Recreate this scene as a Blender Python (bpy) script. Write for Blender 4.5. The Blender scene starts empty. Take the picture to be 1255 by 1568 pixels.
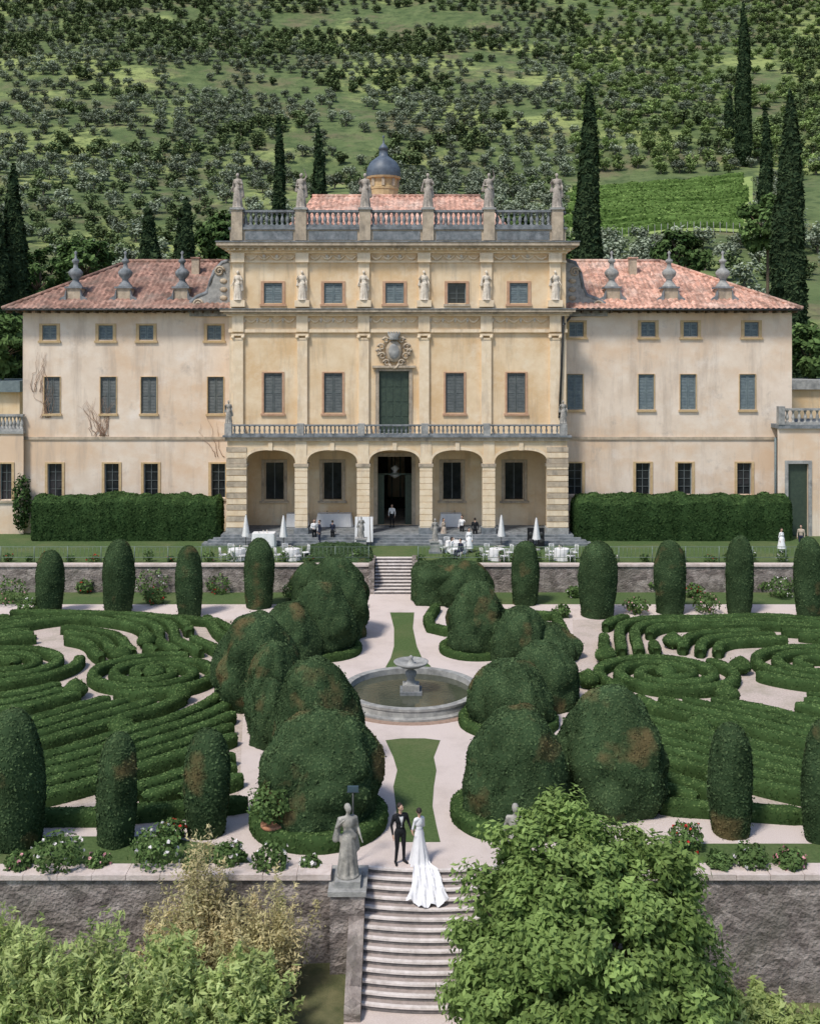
import bpy, math, random
import numpy as np
from mathutils import Vector, Matrix, noise
random.seed(7); rng=np.random.default_rng(7)
scene=bpy.context.scene
F=1600.; CH=15.6; HX=627.5; HY=545.
def gp(x,y,z=0.):
    d=F*(CH-z)/(y-HY); return ((x-HX)*d/F, d)
def fx(x,d): return (x-HX)*d/F
def fz(y,d): return CH-(y-HY)*d/F
pi=math.pi
# ---------------------------------------------------------------- materials
MATS={}
def nn(nt,t,**k):
    n=nt.nodes.new(t)
    for a,b in k.items():
        if a in n.inputs: n.inputs[a].default_value=b
        else: setattr(n,a,b)
    return n
def c4(c): return (c[0],c[1],c[2],1.)
def mat(name,c1,c2,scale=3.,rough=.9,bump=.3,bscale=25.,c3=None,sscale=(.35,.35,.35),s3=.5,metal=0.,obj=False,voro=None,bd=.05,layers=()):
    m=bpy.data.materials.new(name); m.use_nodes=True; nt=m.node_tree; L=nt.links
    for n in list(nt.nodes): nt.nodes.remove(n)
    out=nn(nt,'ShaderNodeOutputMaterial'); b=nn(nt,'ShaderNodeBsdfPrincipled'); L.new(b.outputs[0],out.inputs[0])
    b.inputs['Roughness'].default_value=rough; b.inputs['Metallic'].default_value=metal
    if rough>.7 and 'Specular IOR Level' in b.inputs: b.inputs['Specular IOR Level'].default_value=.2
    if obj: pos=nn(nt,'ShaderNodeTexCoord').outputs['Object']
    else: pos=nn(nt,'ShaderNodeNewGeometry').outputs['Position']
    n1=nn(nt,'ShaderNodeTexNoise'); n1.inputs['Scale'].default_value=scale; n1.inputs['Detail'].default_value=6; n1.inputs['Roughness'].default_value=.65
    L.new(pos,n1.inputs['Vector'])
    r=nn(nt,'ShaderNodeValToRGB'); r.color_ramp.elements[0].color=c4(c1); r.color_ramp.elements[1].color=c4(c2)
    r.color_ramp.elements[0].position=.35; r.color_ramp.elements[1].position=.65
    L.new(n1.outputs['Fac'],r.inputs['Fac']); col=r.outputs['Color']
    if voro:
        mp=nn(nt,'ShaderNodeMapping'); mp.inputs['Scale'].default_value=voro[0]; L.new(pos,mp.inputs['Vector'])
        v=nn(nt,'ShaderNodeTexVoronoi'); v.inputs['Scale'].default_value=1.; L.new(mp.outputs[0],v.inputs['Vector'])
        sp=nn(nt,'ShaderNodeSeparateColor'); L.new(v.outputs['Color'],sp.inputs[0])
        mr=nn(nt,'ShaderNodeMapRange'); mr.inputs['To Min'].default_value=voro[1]; mr.inputs['To Max'].default_value=voro[2]; L.new(sp.outputs[0],mr.inputs['Value'])
        hs=nn(nt,'ShaderNodeVectorMath',operation='SCALE'); L.new(col,hs.inputs[0]); L.new(mr.outputs[0],hs.inputs['Scale']); col=hs.outputs[0]
    ls=list(layers)
    if c3: ls.insert(0,(c3,sscale,s3,.48,.72))
    for (cc,sc_,st,p0,p1) in ls:
        mp=nn(nt,'ShaderNodeMapping'); mp.inputs['Scale'].default_value=sc_; mp.inputs['Location'].default_value=(sc_[0]*37+st*11,5*st,3.); L.new(pos,mp.inputs['Vector'])
        n2=nn(nt,'ShaderNodeTexNoise'); n2.inputs['Scale'].default_value=1.; n2.inputs['Detail'].default_value=8; n2.inputs['Roughness'].default_value=.7
        L.new(mp.outputs[0],n2.inputs['Vector'])
        r2=nn(nt,'ShaderNodeValToRGB'); r2.color_ramp.elements[0].position=p0; r2.color_ramp.elements[1].position=p1
        r2.color_ramp.elements[0].color=(0,0,0,1); r2.color_ramp.elements[1].color=(st,st,st,1)
        L.new(n2.outputs['Fac'],r2.inputs['Fac'])
        mx=nn(nt,'ShaderNodeMixRGB'); L.new(r2.outputs['Color'],mx.inputs[0]); L.new(col,mx.inputs[1]); mx.inputs[2].default_value=c4(cc); col=mx.outputs[0]
    L.new(col,b.inputs['Base Color'])
    if bump>0:
        n3=nn(nt,'ShaderNodeTexNoise'); n3.inputs['Scale'].default_value=bscale; n3.inputs['Detail'].default_value=4; L.new(pos,n3.inputs['Vector'])
        bp=nn(nt,'ShaderNodeBump'); bp.inputs['Strength'].default_value=bump; bp.inputs['Distance'].default_value=bd
        L.new(n3.outputs['Fac'],bp.inputs['Height']); L.new(bp.outputs[0],b.inputs['Normal'])
    MATS[name]=m; return m
def leafmat(name,dark,light,trans=.0,inst=False,patch=None,vr=(.75,1.28)):
    m=bpy.data.materials.new(name); m.use_nodes=True; nt=m.node_tree; L=nt.links
    for n in list(nt.nodes): nt.nodes.remove(n)
    out=nn(nt,'ShaderNodeOutputMaterial'); d=nn(nt,'ShaderNodeBsdfDiffuse')
    at=nn(nt,'ShaderNodeAttribute'); at.attribute_name='tint'
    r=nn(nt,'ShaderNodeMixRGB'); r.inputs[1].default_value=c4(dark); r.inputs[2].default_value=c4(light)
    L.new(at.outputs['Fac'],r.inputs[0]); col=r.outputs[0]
    if inst:
        oi=nn(nt,'ShaderNodeObjectInfo'); mr=nn(nt,'ShaderNodeMapRange'); mr.inputs['To Min'].default_value=.7; mr.inputs['To Max'].default_value=1.3
        L.new(oi.outputs['Random'],mr.inputs['Value'])
        hs=nn(nt,'ShaderNodeVectorMath',operation='SCALE'); L.new(col,hs.inputs[0]); L.new(mr.outputs[0],hs.inputs['Scale']); col=hs.outputs[0]
    g=nn(nt,'ShaderNodeNewGeometry'); n1=nn(nt,'ShaderNodeTexNoise'); n1.inputs['Scale'].default_value=.9 if not inst else .02; n1.inputs['Detail'].default_value=5; L.new(g.outputs['Position'],n1.inputs['Vector'])
    mr2=nn(nt,'ShaderNodeMapRange'); mr2.inputs['From Min'].default_value=.3; mr2.inputs['From Max'].default_value=.7; mr2.inputs['To Min'].default_value=vr[0]; mr2.inputs['To Max'].default_value=vr[1]
    L.new(n1.outputs['Fac'],mr2.inputs['Value']); h2=nn(nt,'ShaderNodeVectorMath',operation='SCALE'); L.new(col,h2.inputs[0]); L.new(mr2.outputs[0],h2.inputs['Scale']); col=h2.outputs[0]
    if patch:
        n2=nn(nt,'ShaderNodeTexNoise'); n2.inputs['Scale'].default_value=.55; n2.inputs['Detail'].default_value=6; L.new(g.outputs['Position'],n2.inputs['Vector'])
        r2=nn(nt,'ShaderNodeValToRGB'); r2.color_ramp.elements[0].position=.59; r2.color_ramp.elements[1].position=.69; r2.color_ramp.elements[0].color=(0,0,0,1); r2.color_ramp.elements[1].color=(.7,.7,.7,1)
        L.new(n2.outputs['Fac'],r2.inputs[0]); mx=nn(nt,'ShaderNodeMixRGB'); L.new(r2.outputs[0],mx.inputs[0]); L.new(col,mx.inputs[1]); mx.inputs[2].default_value=c4(patch); col=mx.outputs[0]
    L.new(col,d.inputs[0])
    if trans>0:
        t=nn(nt,'ShaderNodeBsdfTranslucent'); ms=nn(nt,'ShaderNodeMixShader'); ms.inputs[0].default_value=trans
        L.new(col,t.inputs[0]); L.new(d.outputs[0],ms.inputs[1]); L.new(t.outputs[0],ms.inputs[2]); L.new(ms.outputs[0],out.inputs[0])
    else: L.new(d.outputs[0],out.inputs[0])
    MATS[name]=m; return m

mat('gravel',(.64,.53,.48),(.80,.70,.65),30,bump=.5,bscale=90,c3=(.48,.39,.34),sscale=(.5,.5,.5),s3=.5)
mat('maze_soil',(.50,.40,.34),(.68,.58,.52),12,bump=.5,bscale=60,c3=(.24,.22,.13),sscale=(.5,.5,.5),s3=.6)
mat('lawn',(.065,.110,.035),(.115,.17,.06),9,bump=.6,bscale=50,c3=(.19,.19,.09),sscale=(.4,.4,.4),s3=.6)
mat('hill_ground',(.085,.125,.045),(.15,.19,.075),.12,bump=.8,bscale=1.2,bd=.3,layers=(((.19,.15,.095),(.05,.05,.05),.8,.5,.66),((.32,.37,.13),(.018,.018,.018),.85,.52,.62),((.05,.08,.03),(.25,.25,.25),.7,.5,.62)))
mat('wild_ground',(.09,.10,.045),(.17,.16,.08),2,bump=.6,bscale=20)
mat('plaster_cream',(.74,.555,.345),(.84,.67,.46),.8,bump=.15,layers=(((.68,.45,.23),(.28,.28,.35),.7,.47,.64),((.40,.31,.22),(1.3,1.3,.16),.6,.52,.72),((.88,.78,.62),(.5,.5,.6),.5,.55,.7)))
mat('plaster_trim',(.78,.62,.42),(.88,.73,.54),1.5,bump=.15,layers=(((.44,.35,.26),(1.5,1.5,.3),.65,.5,.70),((.70,.48,.27),(.4,.4,.4),.55,.5,.7)))
mat('plaster_pink',(.74,.60,.47),(.84,.71,.58),.6,bump=.15,layers=(((.72,.50,.32),(.14,.14,.2),.7,.46,.62),((.44,.35,.28),(.9,.9,.12),.6,.50,.72),((.36,.30,.26),(.5,.5,.5),.45,.58,.7),((.90,.82,.74),(.3,.3,.4),.5,.55,.7)))
mat('frame_ochre',(.50,.35,.18),(.62,.46,.27),3,bump=.1)
mat('frame_terracotta',(.46,.27,.17),(.56,.36,.24),3,bump=.1)
mat('shutter',(.075,.09,.09),(.13,.145,.14),4,rough=.6,bump=.1)
mat('shutter_blue',(.12,.16,.175),(.19,.235,.24),4,rough=.6,bump=.1)
mat('door_green',(.03,.05,.035),(.05,.075,.05),4,rough=.5,bump=.1)
mat('glass_dark',(.012,.014,.016),(.03,.034,.038),1.5,rough=.12,bump=0)
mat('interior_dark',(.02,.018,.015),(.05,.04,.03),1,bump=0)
mat('stone_grey',(.27,.27,.26),(.46,.45,.42),2.5,bump=.4,c3=(.12,.12,.12),sscale=(1.5,1.5,1.0),s3=.8)
mat('stone_dark',(.15,.17,.18),(.29,.30,.31),2.5,bump=.4,c3=(.06,.065,.07),sscale=(1.5,1.5,1.),s3=.8)
mat('stone_tan',(.42,.34,.25),(.58,.48,.36),2.5,bump=.3,c3=(.17,.15,.13),sscale=(1.2,1.2,.6),s3=.85)
mat('statue_stone',(.30,.26,.22),(.50,.44,.38),5,bump=.3,c3=(.10,.09,.08),sscale=(3,3,2),s3=.8,obj=True)
mat('statue_dark',(.24,.23,.21),(.46,.43,.38),5,bump=.3,c3=(.09,.09,.085),sscale=(3,3,2),s3=.8,obj=True)
mat('relief_white',(.60,.52,.42),(.78,.70,.59),5,bump=.2,c3=(.35,.28,.22),sscale=(4,4,3),s3=.6,obj=True)
tl=lambda a:(((.14,.11,.09),(.5,.5,.5),a,.5,.66),((.76,.60,.50),(.35,.35,.35),.6*(1.3-a),.50,.66),((.20,.13,.10),(3.2,.9,.9),.6,.5,.62))
mat('roof_tile',(.48,.23,.16),(.74,.46,.35),5,bump=.4,voro=((2.4,2.2,2.2),.6,1.3),layers=tl(.35))
mat('roof_tile_dark',(.24,.13,.10),(.42,.25,.19),5,bump=.4,voro=((2.4,2.2,2.2),.5,1.35),layers=tl(.85))  # darker, mottled tile; the left wing's shade is put into its colour
mat('dome_blue',(.07,.09,.12),(.12,.15,.19),2,rough=.5,bump=.1)
mat('wall_rubble',(.20,.165,.15),(.38,.33,.30),2.2,bump=.9,bscale=9,c3=(.09,.09,.065),sscale=(.6,.6,.8),s3=.7,voro=((2.4,2.4,4.4),.6,1.3),bd=.1)
mat('wall_cap',(.58,.48,.43),(.70,.60,.55),4,bump=.3,c3=(.25,.22,.19),sscale=(1,1,1),s3=.7)
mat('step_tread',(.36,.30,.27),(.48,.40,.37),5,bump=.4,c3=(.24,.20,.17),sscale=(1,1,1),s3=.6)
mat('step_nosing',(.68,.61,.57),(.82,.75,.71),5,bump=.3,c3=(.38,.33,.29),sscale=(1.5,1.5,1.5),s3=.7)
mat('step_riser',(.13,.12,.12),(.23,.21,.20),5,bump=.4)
mat('brick_rim',(.30,.20,.15),(.42,.30,.23),6,bump=.4)
mat('water',(.055,.06,.04),(.085,.09,.06),1,rough=.06,bump=.08,bscale=6)
mat('cloth_white',(.76,.75,.74),(.83,.82,.81),4,bump=.05)
mat('dress_white',(.72,.71,.73),(.80,.79,.80),6,bump=.05)
mat('suit_black',(.010,.011,.013),(.018,.019,.022),6,rough=.75,bump=.05)
mat('suit_navy',(.02,.025,.045),(.03,.035,.06),6,rough=.75,bump=.05)
mat('skin',(.50,.30,.21),(.58,.36,.26),8,rough=.55,bump=0)
mat('hair_dark',(.015,.010,.008),(.035,.022,.015),20,rough=.7,bump=.2,bscale=60)
mat('beige_cloth',(.42,.34,.27),(.5,.42,.34),5,bump=0)
mat('metal_dark',(.03,.03,.03),(.06,.06,.06),5,rough=.5,bump=0)
mat('metal_green',(.12,.17,.13),(.18,.23,.18),5,rough=.5,bump=0)
mat('terracotta',(.42,.20,.11),(.52,.27,.16),6,bump=.2)
mat('bark',(.10,.075,.05),(.18,.14,.10),8,bump=.7,bscale=20)
mat('trunk_olive',(.12,.10,.08),(.20,.17,.13),3,bump=.4)
mat('petal_white',(.75,.70,.68),(.8,.76,.74),3,bump=0)
mat('petal_pink',(.65,.28,.32),(.75,.42,.42),3,bump=0)
mat('petal_red',(.50,.03,.03),(.62,.07,.05),3,bump=0)
mat('blue_panel',(.04,.07,.09),(.06,.10,.12),3,rough=.6,bump=0)
mat('vine_twig',(.30,.18,.12),(.42,.28,.20),3,bump=.2)
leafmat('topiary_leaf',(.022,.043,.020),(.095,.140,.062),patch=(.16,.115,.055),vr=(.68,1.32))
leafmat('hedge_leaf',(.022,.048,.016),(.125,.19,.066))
leafmat('laurel_leaf',(.018,.038,.014),(.075,.125,.042))
leafmat('cypress_leaf',(.018,.034,.018),(.07,.10,.045))
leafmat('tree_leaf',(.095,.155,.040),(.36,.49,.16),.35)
leafmat('feather_leaf',(.22,.30,.09),(.56,.64,.27),.35)
leafmat('golden_leaf',(.36,.36,.17),(.78,.66,.38),.35)
leafmat('olive_leaf',(.14,.17,.115),(.35,.395,.285),inst=True,vr=(.65,1.2))  # aerial haze is mixed into these pale, greyed leaf colours
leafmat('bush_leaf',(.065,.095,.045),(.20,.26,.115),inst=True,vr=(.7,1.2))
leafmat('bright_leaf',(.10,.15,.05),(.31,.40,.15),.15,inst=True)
leafmat('vine_leaf',(.065,.115,.03),(.21,.31,.09))
leafmat('rose_leaf',(.05,.09,.03),(.17,.26,.09),.2)

# ---------------------------------------------------------------- builders
def link(o,parent=None):
    scene.collection.objects.link(o)
    if parent: o.parent=parent
    return o
def empty(name,loc=(0,0,0),rz=0,sc=1):
    o=bpy.data.objects.new(name,None); o.location=loc; o.rotation_euler=(0,0,rz); o.scale=(sc,sc,sc); return link(o)
class MB:
    def __init__(s): s.v=[];s.f=[];s.m=[];s.s=[]
    def add(s,vs,fs,m,sm=False):
        n=len(s.v); s.v.extend([tuple(p) for p in vs])
        for f in fs: s.f.append(tuple(i+n for i in f)); s.m.append(m); s.s.append(sm)
    def box(s,x0,x1,y0,y1,z0,z1,m):
        s.add([(x0,y0,z0),(x1,y0,z0),(x1,y1,z0),(x0,y1,z0),(x0,y0,z1),(x1,y0,z1),(x1,y1,z1),(x0,y1,z1)],
              [(0,3,2,1),(4,5,6,7),(0,1,5,4),(1,2,6,5),(2,3,7,6),(3,0,4,7)],m)
    def quad(s,a,b,c,d,m): s.add([a,b,c,d],[(0,1,2,3)],m)
    def lathe(s,cx,cy,prof,seg,m,sm=True,z0=0,sc=1.,ph=0):
        vs=[];fs=[]
        for r,z in prof:
            for i in range(seg):
                a=2*pi*i/seg+ph; vs.append((cx+r*sc*math.cos(a),cy+r*sc*math.sin(a),z0+z*sc))
        for j in range(len(prof)-1):
            for i in range(seg):
                k=(i+1)%seg; fs.append((j*seg+i,j*seg+k,(j+1)*seg+k,(j+1)*seg+i))
        fs.append(tuple(range((len(prof)-1)*seg,len(prof)*seg)))
        s.add(vs,fs,m,sm)
    def tube(s,pts,rad,seg,m,sm=True):
        pts=[Vector(p) for p in pts]; n=len(pts); vs=[];fs=[]
        if not hasattr(rad,'__len__'): rad=[rad]*n
        for i,p in enumerate(pts):
            t=(pts[min(i+1,n-1)]-pts[max(i-1,0)]).normalized()
            up=Vector((0,0,1)) if abs(t.z)<.9 else Vector((0,1,0))
            a=t.cross(up).normalized(); b=t.cross(a)
            for k in range(seg):
                w=2*pi*k/seg; vs.append(p+(a*math.cos(w)+b*math.sin(w))*rad[i])
        for i in range(n-1):
            for k in range(seg):
                q=(k+1)%seg; fs.append((i*seg+k,(i+1)*seg+k,(i+1)*seg+q,i*seg+q))
        fs.append(tuple(range(seg))); fs.append(tuple(range((n-1)*seg,n*seg))[::-1])
        s.add(vs,fs,m,sm)
    def ell(s,c,r,m,seg=10,rows=7):
        vs=[];fs=[]
        for j in range(rows+1):
            t=pi*j/rows; 
            for i in range(seg):
                a=2*pi*i/seg; vs.append((c[0]+r[0]*math.sin(t)*math.cos(a),c[1]+r[1]*math.sin(t)*math.sin(a),c[2]-r[2]*math.cos(t)))
        for j in range(rows):
            for i in range(seg):
                k=(i+1)%seg; fs.append((j*seg+i,j*seg+k,(j+1)*seg+k,(j+1)*seg+i))
        s.add(vs,fs,m,True)
    def prism(s,pts,y0,y1,m):
        n=len(pts); vs=[(x,y0,z) for x,z in pts]+[(x,y1,z) for x,z in pts]
        fs=[tuple(range(n)),tuple(range(n,2*n))[::-1]]+[(i,i+n,(i+1)%n+n,(i+1)%n) for i in range(n)]
        s.add(vs,fs,m)
    def obj(s,name,parent=None,loc=None,rz=0):
        me=bpy.data.meshes.new(name); me.from_pydata(s.v,[],s.f)
        names=[]; idx=[]
        for m in s.m:
            if m not in names: names.append(m)
            idx.append(names.index(m))
        for n in names: me.materials.append(MATS[n])
        me.polygons.foreach_set('material_index',idx); me.polygons.foreach_set('use_smooth',s.s); me.update()
        o=bpy.data.objects.new(name,me)
        if loc: o.location=loc
        o.rotation_euler[2]=rz
        return link(o,parent)
def grid_quads(rows,cols,wrap):
    j,i=np.meshgrid(np.arange(rows-1),np.arange(cols if wrap else cols-1),indexing='ij')
    k=(i+1)%cols
    return np.stack([j*cols+i,j*cols+k,(j+1)*cols+k,(j+1)*cols+i],-1).reshape(-1,4)
def scatter(V,Q,density):
    a,b,c,d=[V[Q[:,i]] for i in range(4)]
    n=np.cross(c-a,d-b); A=np.linalg.norm(n,axis=1)*.5; n=n/(2*A[:,None]+1e-9)
    N=int(A.sum()*density)
    if N<1: return np.zeros((0,3)),np.zeros((0,3))
    k=rng.choice(len(Q),N,p=A/A.sum()); u=rng.random((N,1)); v=rng.random((N,1))
    p=(a[k]*(1-u)+b[k]*u)*(1-v)+(d[k]*(1-u)+c[k]*u)*v
    return p,n[k]
class LM:
    """foliage mesh: quads with a per-face tint"""
    def __init__(s): s.V=[];s.Q=[];s.T=[];s.M=[];s.n=0;s.S=[]
    def add(s,V,Q,T,m=0,smooth=False):
        V=np.asarray(V,float); s.V.append(V); s.Q.append(np.asarray(Q)+s.n); s.n+=len(V)
        T=np.full(len(Q),T) if np.isscalar(T) else T
        s.T.append(T); s.M.append(np.full(len(Q),m)); s.S.append(np.full(len(Q),smooth))
    def leaves(s,P,N,size,T,aspect=1.5,jit=.7,m=0,off=.0):
        n=len(P)
        if n==0: return
        N=N+rng.normal(0,jit,(n,3)); N/=np.linalg.norm(N,axis=1)[:,None]+1e-9
        R=rng.normal(0,1,(n,3)); U=np.cross(N,R); U/=np.linalg.norm(U,axis=1)[:,None]+1e-9; W=np.cross(N,U)
        sz=size*rng.uniform(.6,1.3,(n,1)); U=U*sz*.5*aspect; W=W*sz*.5
        P=P+N*off
        V=np.stack([P-U,P-W*.9+U*.1,P+U,P+W*.9+U*.1],1).reshape(-1,3)
        s.add(V,np.arange(4*n).reshape(-1,4),T if not np.isscalar(T) else np.full(n,T),m)
    def obj(s,name,mats,parent=None,loc=None):
        V=np.concatenate(s.V);Q=np.concatenate(s.Q);T=np.concatenate(s.T);M=np.concatenate(s.M);S=np.concatenate(s.S)
        me=bpy.data.meshes.new(name); me.vertices.add(len(V)); me.vertices.foreach_set('co',V.ravel().astype(np.float32))
        me.loops.add(len(Q)*4); me.loops.foreach_set('vertex_index',Q.ravel().astype(np.int32))
        me.polygons.add(len(Q)); me.polygons.foreach_set('loop_start',(np.arange(len(Q))*4).astype(np.int32))
        for n in mats: me.materials.append(MATS[n])
        me.polygons.foreach_set('material_index',M.astype(np.int32)); me.polygons.foreach_set('use_smooth',S.astype(bool))
        at=me.attributes.new('tint','FLOAT','FACE'); at.data.foreach_set('value',np.clip(T,0,1).astype(np.float32))
        me.update(calc_edges=True); me.validate()
        o=bpy.data.objects.new(name,me)
        if loc: o.location=loc
        return link(o,parent)
def n3(x,y,z): return noise.noise(Vector((x,y,z)))

# ---------------------------------------------------------------- terrain
HP=[(88,1.75),(94,3.),(105,9),(130,19.5),(200,36),(300,70),(400,115),(500,168),(560,205),(700,300),(900,380),(1500,420)]
def hillz(x,y):
    base=np.interp(y,[p[0] for p in HP],[p[1] for p in HP])
    if y>100:
        k=min(1,(y-100)/80); base+=k*(5*n3(x*.012,y*.012,3.)+1.2*n3(x*.05,y*.05,1.)+ .00012*y*abs(x)*.3)
    return base
def lowz(x):
    t=min(1,max(0,(abs(x-.6)-3)/6)); t=t*t*(3-2*t); return -2.40-1.2*t
def groundz(x,y):
    if y<31.9: return lowz(x)
    if y<71.6: return -.06
    if y<=88: return 1.72
    return hillz(x,y)
def build_ground():
    xs=list(np.arange(-1500,-300,150))+list(np.arange(-300,-40,6.))+list(np.arange(-40,40,1.))+list(np.arange(40,300,6.))+list(np.arange(300,1501,150))
    ys=list(np.arange(-300,20,40))+list(np.arange(20,31,1.))+[31.85,32.0,40,50,60,71.55,71.65,80,88]+list(np.arange(90,200,4.))+list(np.arange(200,720,8.))+[760,820,900,1100,1500]
    V=[(x,y,groundz(x,y)) for y in ys for x in xs]; nx=len(xs); F_=[];M=[]
    for j in range(len(ys)-1):
        for i in range(nx-1):
            F_.append((j*nx+i,j*nx+i+1,(j+1)*nx+i+1,(j+1)*nx+i)); M.append(0 if ys[j]>=85 else 1)
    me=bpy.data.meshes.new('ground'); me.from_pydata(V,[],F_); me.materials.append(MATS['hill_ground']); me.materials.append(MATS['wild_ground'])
    me.polygons.foreach_set('material_index',M); me.polygons.foreach_set('use_smooth',[True]*len(F_)); me.update()
    link(bpy.data.objects.new('ground',me))
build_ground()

def sheet(name,pts,z,m,parent=None):
    mb=MB(); mb.add([(x,y,z) for x,y in pts],[tuple(range(len(pts)))],m); return mb.obj(name,parent)
ST0,ST_T,ST_R,ST_N=31.8,.25,.165,14
LX0,LX1=-1.33,2.62
def bow(x): u=(x-(LX0+LX1)/2)/2.; return .22*(u*u-.5)
mb=MB()
for a,b,y0 in ((-60,LX0,31.2),(LX1,60,31.2),(LX0,LX1,31.95)): mb.quad((a,y0,0),(b,y0,0),(b,69,0),(a,69,0),'gravel')
mb.obj('gravel_path')
sheet('gravel_path',[(-1.6,20),(6,20),(4.5,29.2),(-1.8,29.2)],-2.335,'gravel')
for sgn in (-1,1):
    sheet('maze_ground',[(sgn*5.8,35.3),(sgn*36,35.3),(sgn*36,61.8),(sgn*9.6,61.8)][::sgn],.004,'maze_soil')
SX0,SX1=-2.35,.15
tb=MB()
for a,b,y0 in ((-60,SX0,69.3),(SX1,60,69.3),(SX0,SX1,71.8)): tb.box(a,b,y0,90,0.01,1.8,'lawn')
tb.obj('terrace_lawn')
sheet('grass_border',[(-40,31.6),(-4.6,31.6),(-5.4,33.0),(-8,33.9),(-40,33.9)],.006,'lawn')
sheet('grass_border',[(5.5,31.6),(40,31.6),(40,33.4),(8,33.4)],.006,'lawn')
sheet('grass_border',[(-60,65.6),(-3.4,65.6),(-3.4,68.9),(-60,68.9)],.006,'lawn')
sheet('grass_border',[(1.4,65.6),(60,65.6),(60,68.9),(1.4,68.9)],.006,'lawn')
def strip(pl): return [gp(x,y) for x,y in pl]
sheet('lawn_strip',strip([(590,1022),(607,1026),(630,1027),(660,1021),(646,1008),(638,990),(632,962),(634,938),(597,938),(603,962),(603,990),(598,1008)]),.008,'lawn')
sheet('lawn_strip',strip([(604,1290),(674,1290),(668,1265),(662,1235),(664,1205),(668,1180),(664,1160),(674,1134),(650,1131),(615,1131),(590,1134),(602,1160),(608,1180),(602,1205),(606,1235),(608,1265)]),.008,'lawn')

# ---------------------------------------------------------------- foliage objects
def topiary(name,px,yb,yt,w,shape='dome',z=0.,leaf=.07,dens=230,matn='topiary_leaf',world=None):
    if world: X,Y,R,H=world
    else:
        d0=F*(CH-z)/(yb-HY); R=w*.5*d0/F; Y=d0+R; R=w*.5*Y/F; X=fx(px,Y); H=fz(yt,Y)-z
    rows,cols=(28,44) if shape=='dome' else (22,32); V=[];sd=random.random()*50; lx,ly=rng.normal(0,.08,2)*R
    pw=rng.uniform(3.,5.2); lob=rng.uniform(.14,.24); bil=rng.uniform(.10,.20); ps=rng.uniform(.42,.54)
    if shape!='dome': lob,bil=.09,.0
    for j in range(rows):
        t=j/(rows-1)
        if shape=='dome':
            t2=1-(1-t)**1.45; r=R*max(0,1-t2**pw)**ps*(.84+.16*math.sin(pi*min(1,t2*1.05+.15)))*1.02
        elif shape=='capsule':
            t2=1-(1-t)**1.5; r=R*(.80+.20*math.sin(pi*min(1,t2*.9+.05)))*math.sqrt(max(0,1-t2**8))
        elif shape=='ball':
            t2=t; r=R*math.sin(pi*(.12+.88*t))
        else:
            t2=1-(1-t)**1.6; r=R*(1-t2**12)**.5
        if shape=='box' and j==rows-1: r=0
        for i in range(cols):
            a=2*pi*i/cols; ca,sa=math.cos(a),math.sin(a)
            rr=r*(1+lob*n3(ca*1.3+sd,sa*1.3,t2*H*.5)+bil*(abs(n3(ca*1.9+sd,sa*1.9+sd,t2*H*.8))*1.6-.25)+.05*n3(ca*R*1.8+sd,sa*R*1.8,t2*H*1.8)+.015*n3(ca*R*6+sd,sa*R*6,t2*H*6))
            if shape=='box': rr*=.9/max(abs(ca),abs(sa))**.6
            V.append((X+rr*ca+lx*t2,Y+rr*sa+ly*t2,z+t2*H+.08*R*n3(ca*r*1.5,sa*r*1.5+sd,t2)))
    V=np.array(V); Q=grid_quads(rows,cols,True)
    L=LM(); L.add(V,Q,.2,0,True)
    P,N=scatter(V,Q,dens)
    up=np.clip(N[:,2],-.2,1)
    L.leaves(P,N,leaf,np.clip(rng.normal(.38,.17,len(P))+.30*up,0,1),m=0,jit=.4,off=.012)  # tint rises on upward faces: lit tops and shaded sides painted in
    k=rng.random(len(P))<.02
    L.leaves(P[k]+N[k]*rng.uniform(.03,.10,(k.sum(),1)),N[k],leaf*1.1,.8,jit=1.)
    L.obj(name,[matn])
    return X,Y,R,H
DOMES=[]
def D(*a,**k): DOMES.append(topiary('topiary_dome',*a,**k))
D(515,902,836,128,'box'); D(484,905,850,60)
D(512,985,850,98); D(492,1012,888,104); D(440,1025,922,96)
D(393,1095,938,126); D(420,1135,982,90); D(491,1200,1007,130); D(414,1150,1040,56,); D(488,1298,1090,172)
D(470,925,860,50)
D(684,930,860,118,'box'); D(712,935,860,80); D(728,1010,888,92); D(792,1022,930,82); D(836,1020,953,100)
D(834,1095,985,106); D(778,1130,1015,128); D(783,1283,1080,150); D(938,1262,1050,154); D(870,1245,1130,56)
D(548,905,848,60,'box')
for x,yb,yt,w in ((75,945,842,42),(181,944,826,48),(290,948,835,40),(396,935,824,46),(803,930,828,42),(914,950,828,58),(1025,944,827,48),(1131,944,820,42),(1238,950,822,44),
                  (22,1312,1085,92),(178,1304,1122,60),(316,1290,1115,70),(1118,1290,1105,66),(1262,1300,1100,70)):
    topiary('topiary_column',x,yb,yt,w,'capsule',dens=260)
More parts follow.
